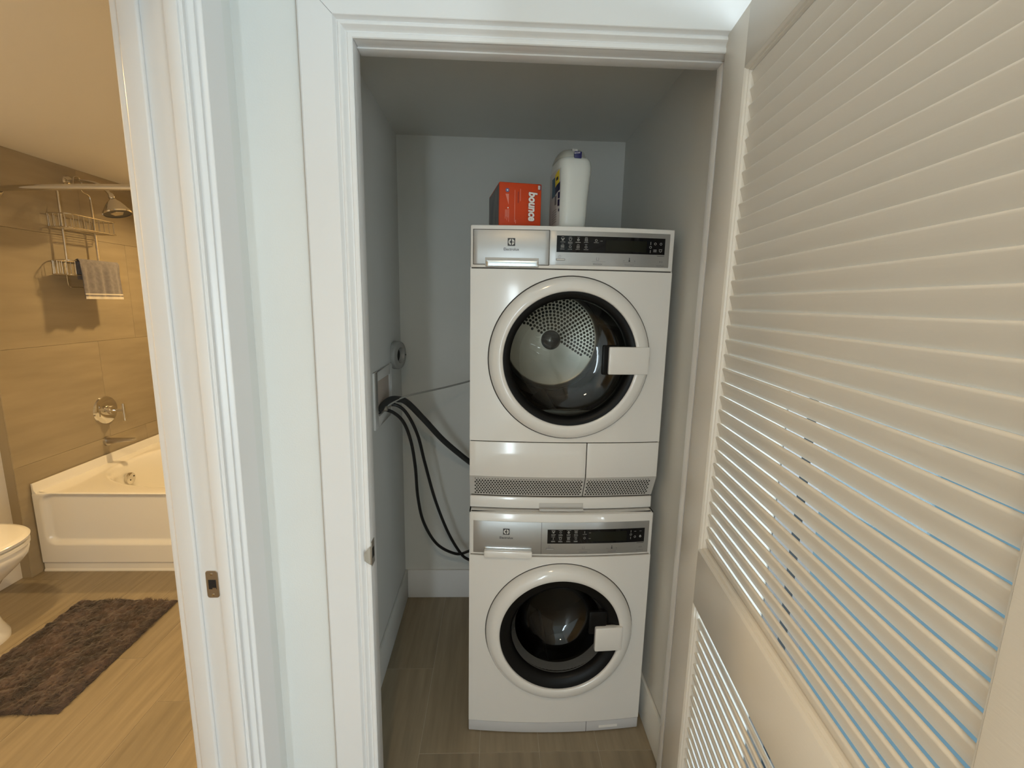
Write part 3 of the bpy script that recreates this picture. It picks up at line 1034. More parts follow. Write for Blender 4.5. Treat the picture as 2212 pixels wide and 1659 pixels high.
def logo(parent, u, z, s, out):
    """square maker's emblem: dark square with a round light sign of three blades"""
    g = slab(u - s / 2, u + s / 2, z - s / 2, z + s / 2, out - .0002, out + .0004, 'emblem', 'icon_dark', parent, n=2)
    n = 28
    def arcpoly(pts, nm):
        B().prism([mw(u + a * s / 2, out + .0005, z + c * s / 2) for a, c in pts], (0, -0.0003, 0)).build(nm, 'label_white', g, smooth=0)
    R = 0.82
    # left crescent
    L = [(R * cos(radians(a)), R * sin(radians(a))) for a in range(97, 264, 8)]
    arcpoly(L + [(-0.10, -0.40), (-0.52, 0.0), (-0.10, 0.40)], 'blade')
    # right upper and lower blades
    U_ = [(R * cos(radians(a)), R * sin(radians(a))) for a in range(4, 80, 8)]
    arcpoly([(0.16, 0.08)] + [(x_, max(y_, 0.06)) for x_, y_ in U_] + [(0.12, 0.80)], 'blade')
    D_ = [(R * cos(radians(a)), R * sin(radians(a))) for a in range(-80, -3, 8)]
    arcpoly([(0.16, -0.08), (0.12, -0.80)] + [(x_, min(y_, -0.06)) for x_, y_ in D_], 'blade')
    return g


def icons(parent, cells, out, name):
    """small pale symbols and captions printed on the black display"""
    random.seed(3)
    b = B()
    def bar(u0, u1, z0, z1):
        b.add([mw(u0, out, z0), mw(u1, out, z0), mw(u1, out, z1), mw(u0, out, z1)], [(0, 1, 2, 3)])
    def ringm(u, z, r, t, k0=0, k1=12):
        for k in range(k0, k1):
            a, c = 2 * pi * k / 12, 2 * pi * (k + 1) / 12
            b.add([mw(u + r * cos(a), out, z + r * sin(a)), mw(u + r * cos(c), out, z + r * sin(c)),
                   mw(u + (r - t) * cos(c), out, z + (r - t) * sin(c)), mw(u + (r - t) * cos(a), out, z + (r - t) * sin(a))], [(0, 1, 2, 3)])
    for u, z, kind in cells:
        if kind == 'shirt':
            bar(u - .0025, u + .0025, z - .0035, z + .002); bar(u - .005, u - .002, z + .001, z + .004); bar(u + .002, u + .005, z + .001, z + .004)
        elif kind == 'cup':
            ringm(u, z, .0042, .0012, 5, 13); bar(u - .005, u + .005, z + .0028, z + .0040)
        elif kind == 'drop':
            ringm(u, z - .0005, .0038, .0025); bar(u - .001, u + .001, z + .002, z + .0045)
        elif kind == 'box':
            bar(u - .004, u + .004, z + .003, z + .0042); bar(u - .004, u - .0028, z - .004, z + .003); bar(u + .0028, u + .004, z - .004, z + .003); bar(u - .004, u + .004, z - .004, z - .003); bar(u - .002, u + .002, z - .001, z + .001)
        elif kind == 'ring':
            ringm(u, z, .0036, .0011)
        elif kind == 'stripe':
            for k in range(3):
                bar(u - .005, u + .005, z - .003 + k * .0028, z - .0018 + k * .0028)
        elif kind == 'bar':
            bar(u - .0007, u + .0007, z - .004, z + .004)
        elif kind == 'cap':
            x_ = u - .0065
            while x_ < u + .0055:
                w = random.uniform(.0010, .0019)
                bar(x_, x_ + w, z - .0008, z + random.uniform(.0004, .0010)); x_ += w + .0006
        elif kind == 'capl':
            x_ = u - .0085
            while x_ < u + .0075:
                w = random.uniform(.0010, .0019)
                bar(x_, x_ + w, z - .0009, z + random.uniform(.0005, .0011)); x_ += w + .0006
        elif kind == 'dash':
            bar(u - .0035, u + .0035, z - .0005, z + .0005)
    o = b.build(name, 'icon_white', parent, smooth=0)
    o['kind'] = 'stuff'
    return o


def panel_marks(parent, zc, out, word2, word3, button_light):
    """power key, thin rules and captions below the display; zc height of the symbol row"""
    def caption(word, u):
        if word:
            flat_text(parent, 'caption', word, u, zc - .0085, 0.0052, 'icon_grey', out, extrude=0.0001)
        else:           # print too small to read: a row of tiny strokes
            b = B()
            x_ = u - .013
            k_ = 0
            while x_ < u + .012:
                w = (.0011, .0016, .0008, .0019)[k_ % 4]; h = (.0026, .0034, .0026, .0030)[k_ % 4]
                b.add([mw(x_, out, zc - .0102), mw(x_ + w, out, zc - .0102), mw(x_ + w, out, zc - .0102 + h), mw(x_, out, zc - .0102 + h)], [(0, 1, 2, 3)])
                x_ += w + .0009; k_ += 1
            b.build('caption', 'icon_grey', parent, smooth=0)['kind'] = 'stuff'
    # power symbol
    B().loops([[mw(0.258 + r * cos(2 * pi * k / 24), out, zc + .010 + r * sin(2 * pi * k / 24)) for k in range(24)] for r in (.0034, .0042)]).build('power_sign', 'icon_grey', parent, smooth=0)
    slab(0.2576, 0.2584, zc + .0095, zc + .0125, out - .0002, out + .0001, 'power_sign', 'icon_grey', parent, n=1)
    k = slab(0.2475, 0.2735, zc - .0010, zc + .0046, 0.0006, 0.0030, 'power_key', 'icon_grey', parent, n=2, bevel=0.0006)
    slab(0.2490, 0.2720, zc - .0000, zc + .0036, 0.0030, 0.0035, 'key_face', button_light, k, n=2)
    # shirt sign
    for u0, u1, z0, z1 in ((.3645, .3655, .000, .007), (.3715, .3725, .000, .007), (.3645, .3725, -.0005, .0005), (.3645, .3665, .0065, .0075), (.3705, .3725, .0065, .0075)):
        slab(u0, u1, zc + z0 + .002, zc + z1 + .002, out - .0002, out + .0001, 'symbol', 'icon_grey', parent, n=1)
    slab(0.352, 0.392, zc - .0018, zc - .0013, out - .0002, out + .0001, 'rule', 'icon_grey', parent, n=2)
    caption(word2, 0.369)
    # thermometer with minus and plus
    front_lathe([(0.0001, out), (0.0024, out)], 0.463, zc + .0025, 14, 'symbol', 'icon_dark', parent)
    slab(0.4622, 0.4640, zc + .003, zc + .0115, out - .0002, out + .0001, 'symbol', 'icon_dark', parent, n=1)
    slab(0.444, 0.449, zc + .0020, zc + .0030, out - .0002, out + .0001, 'symbol', 'icon_grey', parent, n=1)
    slab(0.477, 0.481, zc + .0020, zc + .0030, out - .0002, out + .0001, 'symbol', 'icon_grey', parent, n=1)
    slab(0.4785, 0.4795, zc + .0005, zc + .0045, out - .0002, out + .0001, 'symbol', 'icon_grey', parent, n=1)
    slab(0.444, 0.482, zc - .0028, zc - .0023, out - .0002, out + .0001, 'rule', 'icon_grey', parent, n=2)
    caption(word3, 0.463)
    # start / pause
    B().prism([mw(0.5545, out, zc), mw(0.5545, out, zc + .005), mw(0.5585, out, zc + .0025)], (0, -0.0002, 0)).build('symbol', 'icon_grey', parent, smooth=0)
    for du in (0.560, 0.5625):
        slab(du, du + .001, zc, zc + .005, out - .0002, out + .0001, 'symbol', 'icon_grey', parent, n=1)
    flat_text(parent, 'caption', 'Start/Pause', 0.557, zc - .0085, 0.0050, 'icon_grey', out, extrude=0.0001)


def cabinet(parent, z0, z1, yb, y0=None):
    """steel wrap of a machine: sides, back, top and bottom; open to the front panels"""
    x0, x1, y0 = XM, XM + MW, y0 or YE + 0.004
    t = 0.004
    b = B()
    b.box(x0, x0 + t, y0, yb, z0, z1).box(x1 - t, x1, y0, yb, z0, z1).box(x0, x1, yb - t, yb, z0, z1)
    b.box(x0, x1, y0, yb, z1 - t, z1).box(x0, x1, y0, yb, z0, z0 + t)
    return b.build('cabinet', 'appliance_side', parent, smooth=0)


# ---- washer
ws = empty('washing_machine', (XM + MW / 2, 1.7, 0), 'white front-loading washing machine at the bottom of the stack', 'washing machine')
cabinet(ws, 0.02, 0.818, 2.02)
slab(0, MW, 0.672, 0.818, -0.02, 0.0, 'fascia', 'appliance_white', ws, bevel=0.006)
holed_panel(0, MW, 0.046, 0.669, 0.302, 0.400, 0.205, 0.02, 'front_panel', 'appliance_white', ws)
cp = slab(0.013, 0.585, 0.680, 0.790, -0.001, 0.0012, 'control_panel', 'silver_panel', ws, bevel=0.0008)
slab(0.2312, 0.2322, 0.680, 0.790, 0.0010, 0.0014, 'drawer_seam', 'shadow_gap', cp, n=1)
hl = slab(0.048, 0.202, 0.671, 0.694, 0.0, 0.016, 'drawer_pull', 'appliance_white', ws, bevel=0.003)
slab(0.049, 0.201, 0.694, 0.702, 0.0010, 0.004, 'pull_recess', 'pull_silver', hl, bevel=0.001)
ds = slab(0.251, 0.570, 0.718, 0.766, 0.0005, 0.0022, 'display', 'display_black', cp, n=12)
slab(0.385, 0.510, 0.725, 0.758, 0.0020, 0.0024, 'screen', 'display_window', ds, n=6)
cells = []
for i, u in enumerate((0.270, 0.293, 0.319, 0.343)):
    for j, z in enumerate((0.757, 0.735)):
        cells += [(u, z, ('shirt', 'bar', 'ring', 'cup', 'drop', 'box', 'stripe', 'ring')[i * 2 + j]), (u, z - .0075, 'cap'), (u, z - .0105, 'cap'), (u, z + .0065, 'cap')]
cells += [(0.371, 0.757, 'bar'), (0.371, 0.750, 'cap'), (0.371, 0.737, 'ring'), (0.388, 0.755, 'dash'), (0.388, 0.735, 'dash'),
          (0.524, 0.756, 'bar'), (0.524, 0.745, 'ring'), (0.524, 0.733, 'bar'), (0.538, 0.756, 'dash'), (0.538, 0.737, 'ring'), (0.556, 0.756, 'dash'), (0.556, 0.738, 'drop')]
icons(ds, cells, 0.00245, 'icons')
logo(cp, 0.119, 0.756, 0.0205, 0.0016)
flat_text(cp, 'lettering', 'Electrolux', 0.119, 0.7345, 0.0105, 'icon_dark', 0.0014, bold=0.00012, extrude=0.0002)
panel_marks(cp, 0.697, 0.00135, '', '', 'silver_panel')
slab(0.546, 0.569, 0.7140, 0.7152, 0.0012, 0.0016, 'indicator', 'icon_dark', cp, n=2)
# door
wd = front_lathe([(0.2455, 0.0), (0.2455, 0.003), (0.2440, 0.012), (0.2370, 0.022), (0.2240, 0.028), (0.2120, 0.030), (0.2020, 0.029), (0.1995, 0.026), (0.1990, 0.0), (0.1995, -0.018)], 0.302, 0.400, 96, 'door_ring', 'appliance_white', ws, smooth=60)
front_lathe([(0.2480, 0.0002), (0.2455, 0.0006), (0.2450, 0.0)], 0.302, 0.400, 96, 'ring_gap', 'shadow_gap', wd)
front_lathe([(0.1990, 0.024), (0.188, 0.022), (0.172, 0.016), (0.163, 0.008), (0.160, -0.02)], 0.302, 0.402, 80, 'bezel', 'gloss_black', wd, smooth=60)
front_lathe([(0.160, 0.002), (0.156, -0.006), (0.150, -0.020), (0.147, -0.028)], 0.302, 0.406, 80, 'glass_rim', 'clear_rim', wd, smooth=60)
gl = [(0.1605, 0.0), (0.150, -0.03), (0.138, -0.07), (0.120, -0.10), (0.085, -0.118), (0.045, -0.125), (0.0005, -0.127)]
front_lathe(gl, 0.302, 0.408, 72, 'door_glass', 'washer_glass', wd, smooth=80)
hb = slab(0.396, 0.455, 0.404, 0.486, 0.012, 0.0235, 'handle_recess', 'gloss_black', wd, n=6, bevel=0.004)
slab(0.416, 0.509, 0.348, 0.434, 0.016, 0.036, 'handle', 'appliance_white', wd, n=8, bevel=0.005)
# drum and gasket
front_lathe([(0.200, -0.02), (0.190, -0.05), (0.205, -0.07), (0.215, -0.09), (0.195, -0.10)], 0.302, 0.400, 64, 'gasket', 'gasket_grey', ws, smooth=60)
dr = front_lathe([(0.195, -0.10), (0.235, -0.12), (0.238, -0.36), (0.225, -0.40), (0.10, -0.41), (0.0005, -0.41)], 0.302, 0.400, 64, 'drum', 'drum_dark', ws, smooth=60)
for a in (20, 140, 260):
    c, s_ = cos(radians(a)), sin(radians(a))
    pts = [(0.302 + (0.236 - h) * c - w * s_, 0.400 + (0.236 - h) * s_ + w * c) for h, w in ((0, -.03), (0.04, -.012), (0.05, 0), (0.04, .012), (0, .03))]
    B().prism([mw(u, -0.13, z) for u, z in pts], (0, 0.24, 0)).build('paddle', 'drum_dark', dr, smooth=40)
# plinth
pl = slab(0, MW, 0.003, 0.0435, -0.02, -0.001, 'plinth', 'plinth_grey', ws, bevel=0.003)
slab(0.4095, 0.4110, 0.004, 0.0430, -0.002, -0.0006, 'filter_seam', 'shadow_gap', pl, n=1)
slab(0.456, 0.522, 0.0165, 0.0255, -0.002, -0.0002, 'label_strip', 'print_white', pl, n=3)
slab(0.004, MW - .004, 0.0437, 0.0452, -0.02, -0.003, 'plinth_gap', 'shadow_gap', pl)

# ---- dryer
dy = empty('clothes_dryer', (XM + MW / 2, 1.7, 0.819), 'white tumble dryer stacked on top of the washing machine', 'dryer')
cabinet(dy, 0.945, 1.698, 2.02)
cabinet(dy, 0.822, 0.945, 2.02, YE + 0.046)
slab(0, MW, 1.5785, 1.698, -0.02, 0.0, 'fascia', 'appliance_white', dy, bevel=0.004)
slab(0.003, MW - .003, 1.5755, 1.5785, -0.02, -0.004, 'panel_gap', 'shadow_gap', dy)
holed_panel(0, MW, 1.0562, 1.5755, 0.299, 1.3145, 0.2005, 0.02, 'front_panel', 'appliance_white', dy)
slab(0.003, MW - .003, 1.0530, 1.0562, -0.02, -0.004, 'panel_gap', 'shadow_gap', dy)
dd = slab(0.009, 0.2265, 1.5885, 1.6845, -0.001, 0.0012, 'drawer_front', 'silver_panel', dy, bevel=0.0006)
slab(0.0075, 0.228, 1.5870, 1.6860, -0.001, 0.0004, 'drawer_gap', 'shadow_gap', dy)
hb = slab(0.043, 0.198, 1.5805, 1.607, 0.0005, 0.0020, 'pull_recess', 'grille_grey', dd, bevel=0.001)
slab(0.045, 0.196, 1.5815, 1.600, 0.0020, 0.0075, 'drawer_pull', 'pull_silver', hb, bevel=0.003)
cp = slab(0.2285, 0.583, 1.5890, 1.6850, -0.001, 0.0012, 'control_panel', 'silver_panel', dy, bevel=0.0008)
ds = slab(0.248, 0.568, 1.6255, 1.6715, 0.0005, 0.0020, 'display', 'display_black', cp, n=12)
slab(0.390, 0.512, 1.631, 1.662, 0.0018, 0.0022, 'screen', 'display_window', ds, n=6)
cells = []
for i, u in enumerate((0.265, 0.287, 0.310, 0.333)):
    for j, z in enumerate((1.661, 1.641)):
        cells += [(u, z, ('shirt', 'stripe', 'cup', 'ring', 'drop', 'box', 'box', 'ring')[i * 2 + j]), (u, z - .0070, 'cap'), (u, z + .0068, 'dash')]
cells += [(0.287, 1.651, 'cap'), (0.310, 1.6535, 'capl'), (0.362, 1.660, 'ring'), (0.362, 1.654, 'cap'), (0.377, 1.659, 'dash'),
          (0.524, 1.657, 'bar'), (0.524, 1.646, 'ring'), (0.524, 1.634, 'bar'), (0.538, 1.656, 'ring'), (0.538, 1.636, 'stripe'), (0.555, 1.656, 'ring'), (0.555, 1.637, 'cup')]
icons(ds, cells, 0.00225, 'icons')
logo(dd, 0.118, 1.651, 0.0215, 0.0016)
flat_text(dd, 'lettering', 'Electrolux', 0.118, 1.6305, 0.0108, 'icon_dark', 0.0014, bold=0.00012, extrude=0.0002)
panel_marks(cp, 1.603, 0.00135, '', 'Temperature', 'label_white')
slab(0.546, 0.568, 1.6215, 1.6227, 0.0012, 0.0016, 'indicator', 'icon_dark', cp, n=2)
# door
wd = front_lathe([(0.2430, 0.0), (0.2430, 0.003), (0.2415, 0.010), (0.2360, 0.017), (0.2260, 0.021), (0.2120, 0.023), (0.2030, 0.022), (0.2005, 0.019), (0.2000, 0.0), (0.2000, -0.018)], 0.299, 1.3145, 96, 'door_ring', 'appliance_white', dy, smooth=60)
front_lathe([(0.2460, 0.0002), (0.2435, 0.0008), (0.2425, 0.0)], 0.299, 1.3145, 96, 'ring_gap', 'shadow_gap', wd)
front_lathe([(0.2003, 0.018), (0.194, 0.017), (0.184, 0.013), (0.179, 0.006), (0.178, -0.02)], 0.299, 1.3145, 80, 'bezel', 'gloss_black', wd, smooth=60)
gl = [(0.1785, 0.004), (0.172, -0.010), (0.160, -0.030), (0.130, -0.050), (0.090, -0.060), (0.045, -0.064), (0.0005, -0.065)]
front_lathe(gl, 0.299, 1.3145, 72, 'door_glass', 'door_glass', wd, smooth=80)
slab(0.394, 0.440, 1.272, 1.360, 0.006, 0.0205, 'handle_recess', 'gloss_black', wd, n=6, bevel=0.004)
slab(0.412, 0.536, 1.2735, 1.3565, 0.012, 0.0285, 'handle', 'appliance_white', wd, n=8, bevel=0.004)
# drum
CU, CZD = 0.299, 1.335
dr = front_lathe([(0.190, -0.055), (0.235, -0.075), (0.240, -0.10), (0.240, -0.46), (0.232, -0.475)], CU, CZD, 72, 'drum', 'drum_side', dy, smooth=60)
front_lathe([(0.196, -0.018), (0.197, -0.050), (0.190, -0.056)], CU, 1.318, 72, 'throat', 'gasket_grey', dy, smooth=60)
front_lathe([(0.240, -0.475), (0.199, -0.477)], CU, CZD, 72, 'drum_flange', 'drum_side', dr, smooth=60)
front_lathe([(0.199, -0.477), (0.190, -0.486), (0.180, -0.492), (0.0005, -0.492)], CU, CZD, 72, 'drum_back', 'drum_steel', dr, smooth=60)
front_lathe([(0.192, -0.470), (0.197, -0.464), (0.202, -0.470)], CU, CZD, 72, 'drum_rib', 'drum_steel', dr, smooth=60)
b = B()
rr = 0.047
while rr < 0.182:
    n = int(2 * pi * rr / 0.0150)
    for k in range(n):
        a = 2 * pi * k / n + (0.5 * 2 * pi / n if int(rr / 0.0132) % 2 else 0)
        ad = math.degrees(a) % 360
        if ad < 150 or ad > 335:
            cx, cz = CU + rr * cos(a), CZD + rr * sin(a)
            b.add([mw(cx + 0.0058 * cos(2 * pi * q_ / 8), -0.4912, cz + 0.0058 * sin(2 * pi * q_ / 8)) for q_ in range(8)], [tuple(range(8))])
    rr += 0.0132
o = b.build('drum_perforation', 'dark_hole', dr, smooth=0); o['kind'] = 'stuff'
front_lathe([(0.0005, -0.462), (0.028, -0.464), (0.036, -0.469), (0.039, -0.478), (0.039, -0.492)], CU, CZD, 48, 'hub', 'hub_grey', dr, smooth=60)
for a in (262, 22, 142):
    c, s_ = cos(radians(a)), sin(radians(a))
    pts = [(CU + (0.238 - h) * c - w * s_, CZD + (0.238 - h) * s_ + w * c) for h, w in ((0, -.045), (0.03, -.018), (0.045, 0), (0.03, .018), (0, .045))]
    B().prism([mw(u, -0.12, z) for u, z in pts], (0, 0.33, 0)).build('paddle', 'drum_side', dr, smooth=40)
slab(0.17, 0.43, 1.122, 1.150, -0.055, -0.035, 'lint_slot', 'clear_rim', dr, n=8, bevel=0.004)
# lower access panels with the perforated strip


def lsl(z):
    return -0.036 * (0.940 - z) / 0.076 if z < 0.940 else 0.0


def lower(u0, u1, nm, parent):
    p = slab(u0, u1, 0.940, 1.053, -0.012, 0.0, nm, 'appliance_white', parent, bevel=0.001)
    slab(u0, u1, 0.864, 0.940, -0.012, 0.0, 'grille', 'grille_grey', p, sl=lsl)
    return p


pA_ = lower(0.0, 0.3635, 'access_panel', dy)
pB_ = lower(0.3665, MW, 'access_panel', dy)
slab(0.3635, 0.3665, 0.866, 1.052, -0.012, -0.004, 'panel_seam', 'shadow_gap', dy, n=1, sl=lsl)


def holes(u0, u1, parent):
    b = B()
    pit = 0.0090
    z = 0.8715; row = 0
    while z < 0.934:
        u = u0 + (pit / 2 if row % 2 else 0)
        r = 0.0033 if z < 0.925 else 0.0018
        while u < u1:
            vs = []
            for k in range(6):
                a = radians(30 + 60 * k)
                uu, zz = u + r * cos(a), z + r * sin(a)
                vs.append(mw(uu, lsl(zz) + 0.0004, zz))
            b.add(vs, [tuple(range(6))])
            u += pit
        z += pit * 0.82; row += 1
    o = b.build('vent_holes', 'dark_hole', parent, smooth=0)
    o['kind'] = 'stuff'


holes(0.018, 0.356, pA_)
holes(0.374, 0.578, pB_)
# stacking kit front between the machines
sk = slab(0.0, MW, 0.8215, 0.8605, -0.04, -0.030, 'stacking_strip', 'appliance_white', dy, bevel=0.003)
slab(0.004, MW - .004, 0.8600, 0.8645, -0.05, -0.038, 'panel_gap', 'shadow_gap', dy)
slab(0.224, 0.368, 0.826, 0.842, -0.035, -0.0285, 'latch_tab', 'grille_grey', sk, bevel=0.002)
slab(0.224, 0.368, 0.818, 0.826, -0.030, -0.0180, 'latch_lip', 'grille_grey', sk, bevel=0.002)

# ------------------------------------------------------------------ carton of dryer sheets
TOP = 1.698
CW, CDP, CH = 0.1275, 0.215, 0.129
ca = bpy.data.objects.new('dryer_sheet_box', None)
C.objects.link(ca)
tag(ca, 'orange carton of dryer sheets lying on top of the dryer', 'box')
CR = radians(8.5)
CO = Vector((0.008, 1.432, TOP))


def cw(x, y, z):
    """carton coordinates: x along the front, y into depth, z up"""
    return Vector((CO.x + x * cos(CR) - y * sin(CR), CO.y + x * sin(CR) + y * cos(CR), CO.z + z))


ca.location = CO
b = B().box(0, CW, 0, CDP, 0.0005, CH).warp(lambda x, y, z: cw(x, y, z))
b.build('carton', 'carton_orange', ca, bevel=0.003, seg=3)
B().box(-0.0006, 0.0, 0.004, CDP - .004, 0.006, CH - .006).warp(lambda x, y, z: cw(x, y, z)).build('side_print', 'carton_side', ca, smooth=0)


def cart_text(nm, body, x, z, size, m, out, **kw):
    # text reads downwards
    return text_mesh(nm, body, size, m, ca, lambda tx, ty, h: cw(x + ty, -out - h, z - tx), **kw)


cart_text('lettering_outline', 'bounce', 0.1005, 0.0645, 0.0345, 'carton_red', 0.0003, shear=0.12, bold=0.0030, extrude=0.0001, xscale=0.80)
cart_text('lettering', 'bounce', 0.1005, 0.0645, 0.0345, 'print_white', 0.0006, shear=0.12, bold=0.0014, extrude=0.0001, xscale=0.80)


def cbar(x0, x1, z0, z1, m, nm='print_block', out=0.0004):
    B().box(x0, x1, -out, 0, z0, z1).warp(lambda x, y, z: cw(x, y, z)).build(nm, m, ca, smooth=0)


b = B().lathe([(0.0001, -0.0005), (0.0056, -0.0005), (0.0056, 0)], (0.0245, 0, 0.1065), 'y', 20).warp(lambda x, y, z: cw(x, y, z))
b.build('round_seal', 'print_blue', ca, smooth=0)
b = B().lathe([(0.0001, -0.0008), (0.0022, -0.0008), (0.0022, 0)], (0.0245, 0, 0.1065), 'y', 12).warp(lambda x, y, z: cw(x, y, z))
b.build('round_seal_mark', 'print_white', ca, smooth=0)
B().prism([cw(0.019, -0.0004, 0.096), cw(0.029, -0.0004, 0.096), cw(0.029, -0.0004, 0.066)], cw(0, 0.0004, 0) - cw(0, 0, 0)).build('print_block', 'carton_pale', ca, smooth=0)
for x_, a, c in ((0.0185, 0.026, 0.052), (0.0210, 0.032, 0.052), (0.0235, 0.022, 0.052), (0.0265, 0.030, 0.054), (0.0290, 0.018, 0.054)):
    cbar(x_, x_ + 0.0013, a, c, 'carton_pale', 'fine_print')
cbar(0.0255, 0.0285, 0.0555, 0.0590, 'print_white', 'fine_print')
cbar(0.0465, 0.0480, 0.018, 0.108, 'carton_pale', 'fine_print')
cbar(0.0630, 0.0644, 0.078, 0.112, 'carton_pale', 'fine_print')
cbar(0.0560, 0.0585, 0.072, 0.104, 'carton_red', 'fine_print')
cbar(0.0495, 0.0512, 0.014, 0.024, 'carton_pale', 'fine_print')
cbar(0.1175, 0.1250, 0.112, 0.1255, 'print_navy', 'corner_print')
cbar(0.1168, 0.1228, 0.1135, 0.1240, 'print_white', 'corner_print', 0.0006)
for k in range(3):
    cbar(0.1180, 0.1218, 0.1155 + k * 0.0028, 0.1168 + k * 0.0028, 'icon_grey', 'corner_print', 0.0008)

# ------------------------------------------------------------------ detergent jug
jg = bpy.data.objects.new('detergent_jug', None)
C.objects.link(jg)
JO = Vector((0.226, 1.53, TOP))
jg.location = JO
tag(jg, 'white plastic laundry detergent tub with blue latch on top of the dryer', 'detergent')
JR = radians(6)


def jw(x, y, z):
    return Vector((JO.x + x * cos(JR) - y * sin(JR), JO.y + x * sin(JR) + y * cos(JR), JO.z + z))


NJ = 64


def jring(hx, hy, z, e=3.6, cx=0.0, cut=0.0):
    out = []
    for k in range(NJ):
        px, py = sup(2 * pi * k / NJ, hx, hy, e)
        # grip hollow on the right flank
        if cut and px > 0:
            px -= cut * max(0, 1 - (py / (hy * 0.75)) ** 2)
        out.append(jw(cx + px, py, z))
    return out


body = []
for z, hx, hy, cx, cut in ((0.0, .046, .080, -.002, 0), (0.003, .053, .088, -.002, 0), (0.02, .0565, .092, -.001, 0), (0.060, .0580, .094, 0.0, 0.004), (0.075, .0580, .094, 0.0, 0.015), (0.10, .0585, .094, .001, 0.020), (0.135, .0600, .094, .003, 0.020),
                           (0.158, .0620, .094, .004, 0.013), (0.170, .0630, .094, .0045, 0.003), (0.184, .0630, .094, .0045, 0), (0.200, .0610, .092, .004, 0), (0.208, .0570, .088, .003, 0), (0.211, .050, .080, .002, 0)):
    body.append(jring(hx * 0.865, hy * 0.86, z, 3.4, cx, cut))
B().loops(body, True, True, True).build('body', 'jug_plastic', jg, smooth=70)
lid = []
for z, hx, hy in ((0.209, .048, .078), (0.210, .052, .083), (0.2125, .053, .084), (0.222, .049, .080), (0.230, .045, .075), (0.234, .040, .068), (0.235, .025, .05)):
    lid.append(jring(hx * 0.865, hy * 0.86, z, 3.0, -0.002))
B().loops(lid, True, True, True).build('lid', 'jug_lid', jg, smooth=60)
lb = B().box(-0.006, 0.016, -0.0805, -0.068, 0.205, 0.2235).warp(lambda x, y, z: jw(x, y, z))
lb = lb.build('latch', 'jug_latch', jg, bevel=0.002)
for k in range(4):
    B().box(-0.006 + k * .0045, -0.0035 + k * .0045, -0.0815, -0.079, 0.2165 + 0.0006 * k, 0.2195 + .0006 * k).warp(lambda x, y, z: jw(x, y, z)).build('latch_mark', 'print_white', lb, smooth=0)
for k in range(5):
    B().box(-0.010 + k * .0034, -0.008 + k * .0034, -0.0700, -0.066, 0.2265, 0.2325).warp(lambda x, y, z: jw(x, y, z)).build('lid_tooth', 'print_white', jg, smooth=0)


def jlab(y0, y1, z0, z1, m, nm, out=0.0008, zt=0.0):
    """print on the left flank of the tub, y into depth"""
    def fx(y, z):
        # flank x of the body at height z, depth y
        zs = [(0.02, .0575), (0.06, .058), (0.10, .0575), (0.135, .0570), (0.170, .0585), (0.200, .057)]
        h = zs[0][1]
        for (a, p), (c, q_) in zip(zs[:-1], zs[1:]):
            if a <= z <= c:
                h = p + (q_ - p) * (z - a) / (c - a)
        e = 3.4
        return -0.865 * h * max(0.0, 1 - abs(y / 0.0808) ** e) ** (1 / e)
    b = B().grid(lambda u, v: jw(fx(y0 + (y1 - y0) * u, z0 + (z1 - z0) * v) - out - .0006, y0 + (y1 - y0) * u, z0 + (z1 - z0) * v + zt * u), 10, 6)
    return b.build(nm, m, jg, smooth=80)


jlab(-0.066, 0.060, 0.016, 0.180, 'label_white', 'label_sheet', 0.0004)
jlab(-0.061, -0.034, 0.140, 0.176, 'print_yellow', 'label_yellow', 0.0012, -0.010)
jlab(-0.064, -0.034, 0.118, 0.141, 'print_navy', 'label_band', 0.0012, -0.012)
jlab(-0.034, 0.004, 0.104, 0.160, 'print_teal', 'label_picture', 0.0012)
jlab(-0.065, -0.056, 0.094, 0.112, 'print_navy', 'label_badge', 0.0012)
jlab(-0.065, -0.056, 0.072, 0.091, 'print_navy', 'label_badge', 0.0012)
jlab(-0.065, -0.061, 0.056, 0.064, 'print_navy', 'label_badge', 0.0012)
jlab(-0.049, -0.033, 0.078, 0.104, 'icon_grey', 'label_text', 0.0012)
for k in range(6):
    jlab(-0.052, -0.010, 0.028 + k * 0.007, 0.0305 + k * 0.007, 'icon_white', 'label_text', 0.0012, -0.004)
jlab(-0.057, -0.043, 0.149, 0.158, 'icon_dark', 'label_text', 0.0018, -0.003)

# ------------------------------------------------------------------ laundry supply box, vent collar and hoses
ob = empty('laundry_supply_box', (CLX, 1.76, 1.1), 'white recessed laundry hookup box on the closet left wall', 'utility box')
yb0, yb1, zb0, zb1 = 1.640, 1.930, 1.012, 1.222
iy0, iy1, iz0, iz1 = 1.685, 1.885, 1.052, 1.185
b = B()
t = 0.007
b.box(CLX, CLX + t, yb0, iy0, zb0, zb1).box(CLX, CLX + t, iy1, yb1, zb0, zb1).box(CLX, CLX + t, iy0, iy1, iz1, zb1).box(CLX, CLX + t, iy0, iy1, zb0, iz0)
b.build('frame', 'box_white', ob, bevel=0.0015)
B().box(CLX, CLX + 0.0012, iy0, iy1, iz0, iz1).build('box_back', 'caulk', ob, smooth=0)
for yy in (1.73, 1.80):
    B().tube([(CLX, yy, 1.075), (CLX + 0.03, yy, 1.075)], 0.011, 12).build('valve', 'satin_nickel', ob)

vc = empty('vent_collar', (CLX, 2.0, 1.245), 'round grey vent collar on the closet left wall near the corner', 'vent')
def vcw(x, y, z):
    a_ = radians(-15)
    dx, dy_ = x - CLX, y - 1.985
    return (CLX + 0.012 + dx * cos(a_) - dy_ * sin(a_), 1.985 + dx * sin(a_) + dy_ * cos(a_), z)


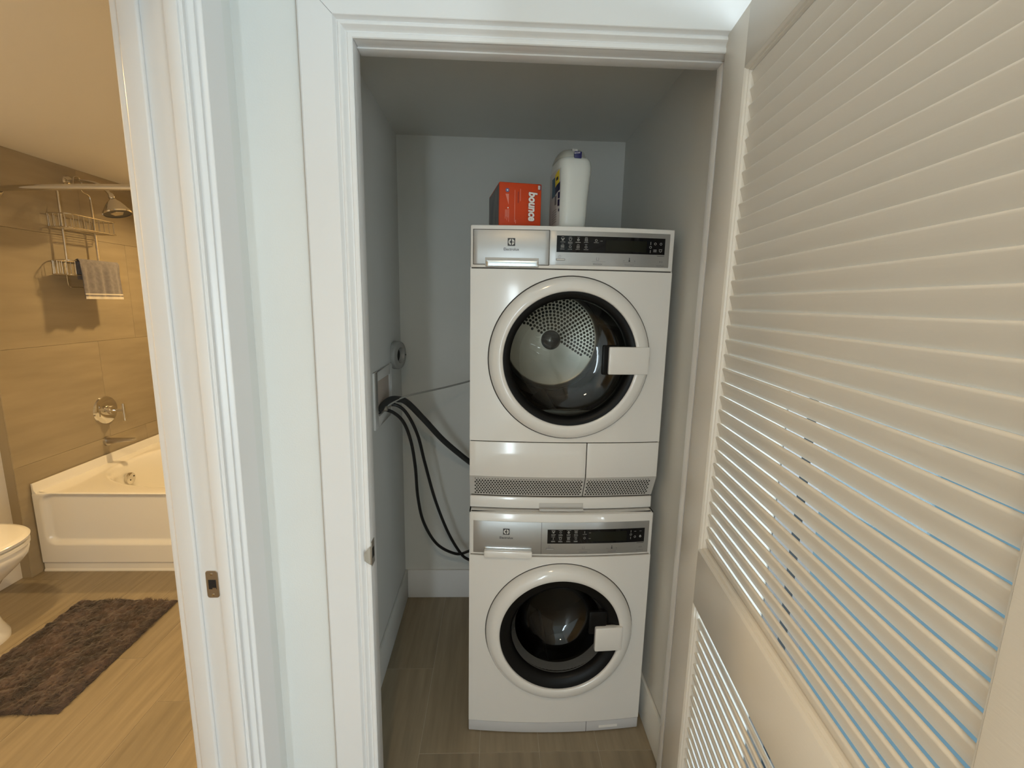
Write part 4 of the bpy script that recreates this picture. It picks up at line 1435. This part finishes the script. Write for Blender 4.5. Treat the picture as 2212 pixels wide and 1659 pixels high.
B().lathe([(0.060, -0.004), (0.060, 0.014), (0.057, 0.020), (0.050, 0.022), (0.034, 0.024), (0.031, 0.021), (0.030, 0.0)], (CLX, 1.985, 1.25), 'x', 40).warp(vcw).build('ring', 'hose_grey', vc, smooth=50)
B().lathe([(0.0005, 0.004), (0.033, 0.004)], (CLX, 1.985, 1.25), 'x', 32).warp(vcw).build('opening', 'dark_hole', vc)
B().lathe([(0.0003, 0.0255), (0.003, 0.025), (0.0035, 0.021)], (CLX, 2.030, 1.248), 'x', 10).warp(vcw).build('screw', 'dark_hole', vc)


def hose(name, pts, r, m, label, n=10):
    o = B().tube(spline(pts, n), r, 12).build(name, m, smooth=60)
    return tag(o, label, 'hose')


hose('drain_hose', [(-0.430, 1.70, 1.070), (-0.407, 1.76, 1.098), (-0.38, 1.8, 1.097), (-0.35, 1.85, 1.072), (-0.293, 1.9, 0.992), (-0.215, 1.98, 0.871), (-0.111, 2.06, 0.75), (-0.054, 2.09, 0.698)],
     0.0125, 'drain_black', 'thick black drain hose arching from the hookup box behind the dryer')
hose('water_hose', [(-0.430, 1.73, 1.075), (-0.387, 1.76, 1.052), (-0.354, 1.79, 1.004), (-0.332, 1.82, 0.915), (-0.322, 1.85, 0.796), (-0.32, 1.89, 0.646), (-0.302, 1.93, 0.509), (-0.25, 1.98, 0.379), (-0.169, 2.03, 0.303), (-0.11, 2.06, 0.3), (-0.039, 2.09, 0.32)],
     0.0066, 'hose_black', 'thin black water hose hanging lowest, nearer the closet left wall')
hose('water_hose', [(-0.430, 1.80, 1.075), (-0.382, 1.81, 1.069), (-0.347, 1.83, 1.028), (-0.312, 1.86, 0.933), (-0.29, 1.9, 0.799), (-0.254, 1.95, 0.609), (-0.203, 2.0, 0.428), (-0.148, 2.04, 0.3), (-0.109, 2.06, 0.254), (-0.038, 2.09, 0.204)],
     0.0066, 'hose_black', 'thin black water hose hanging between the other water hose and the machines')
hose('condensate_tube', [(-0.430, 1.70, 1.068), (-0.395, 1.76, 1.087), (-0.353, 1.82, 1.103), (-0.282, 1.9, 1.109), (-0.204, 1.98, 1.115), (-0.114, 2.05, 1.129), (-0.036, 2.09, 1.149)],
     0.0038, 'hose_grey', 'slim grey tube running nearly level from the hookup box to the dryer')
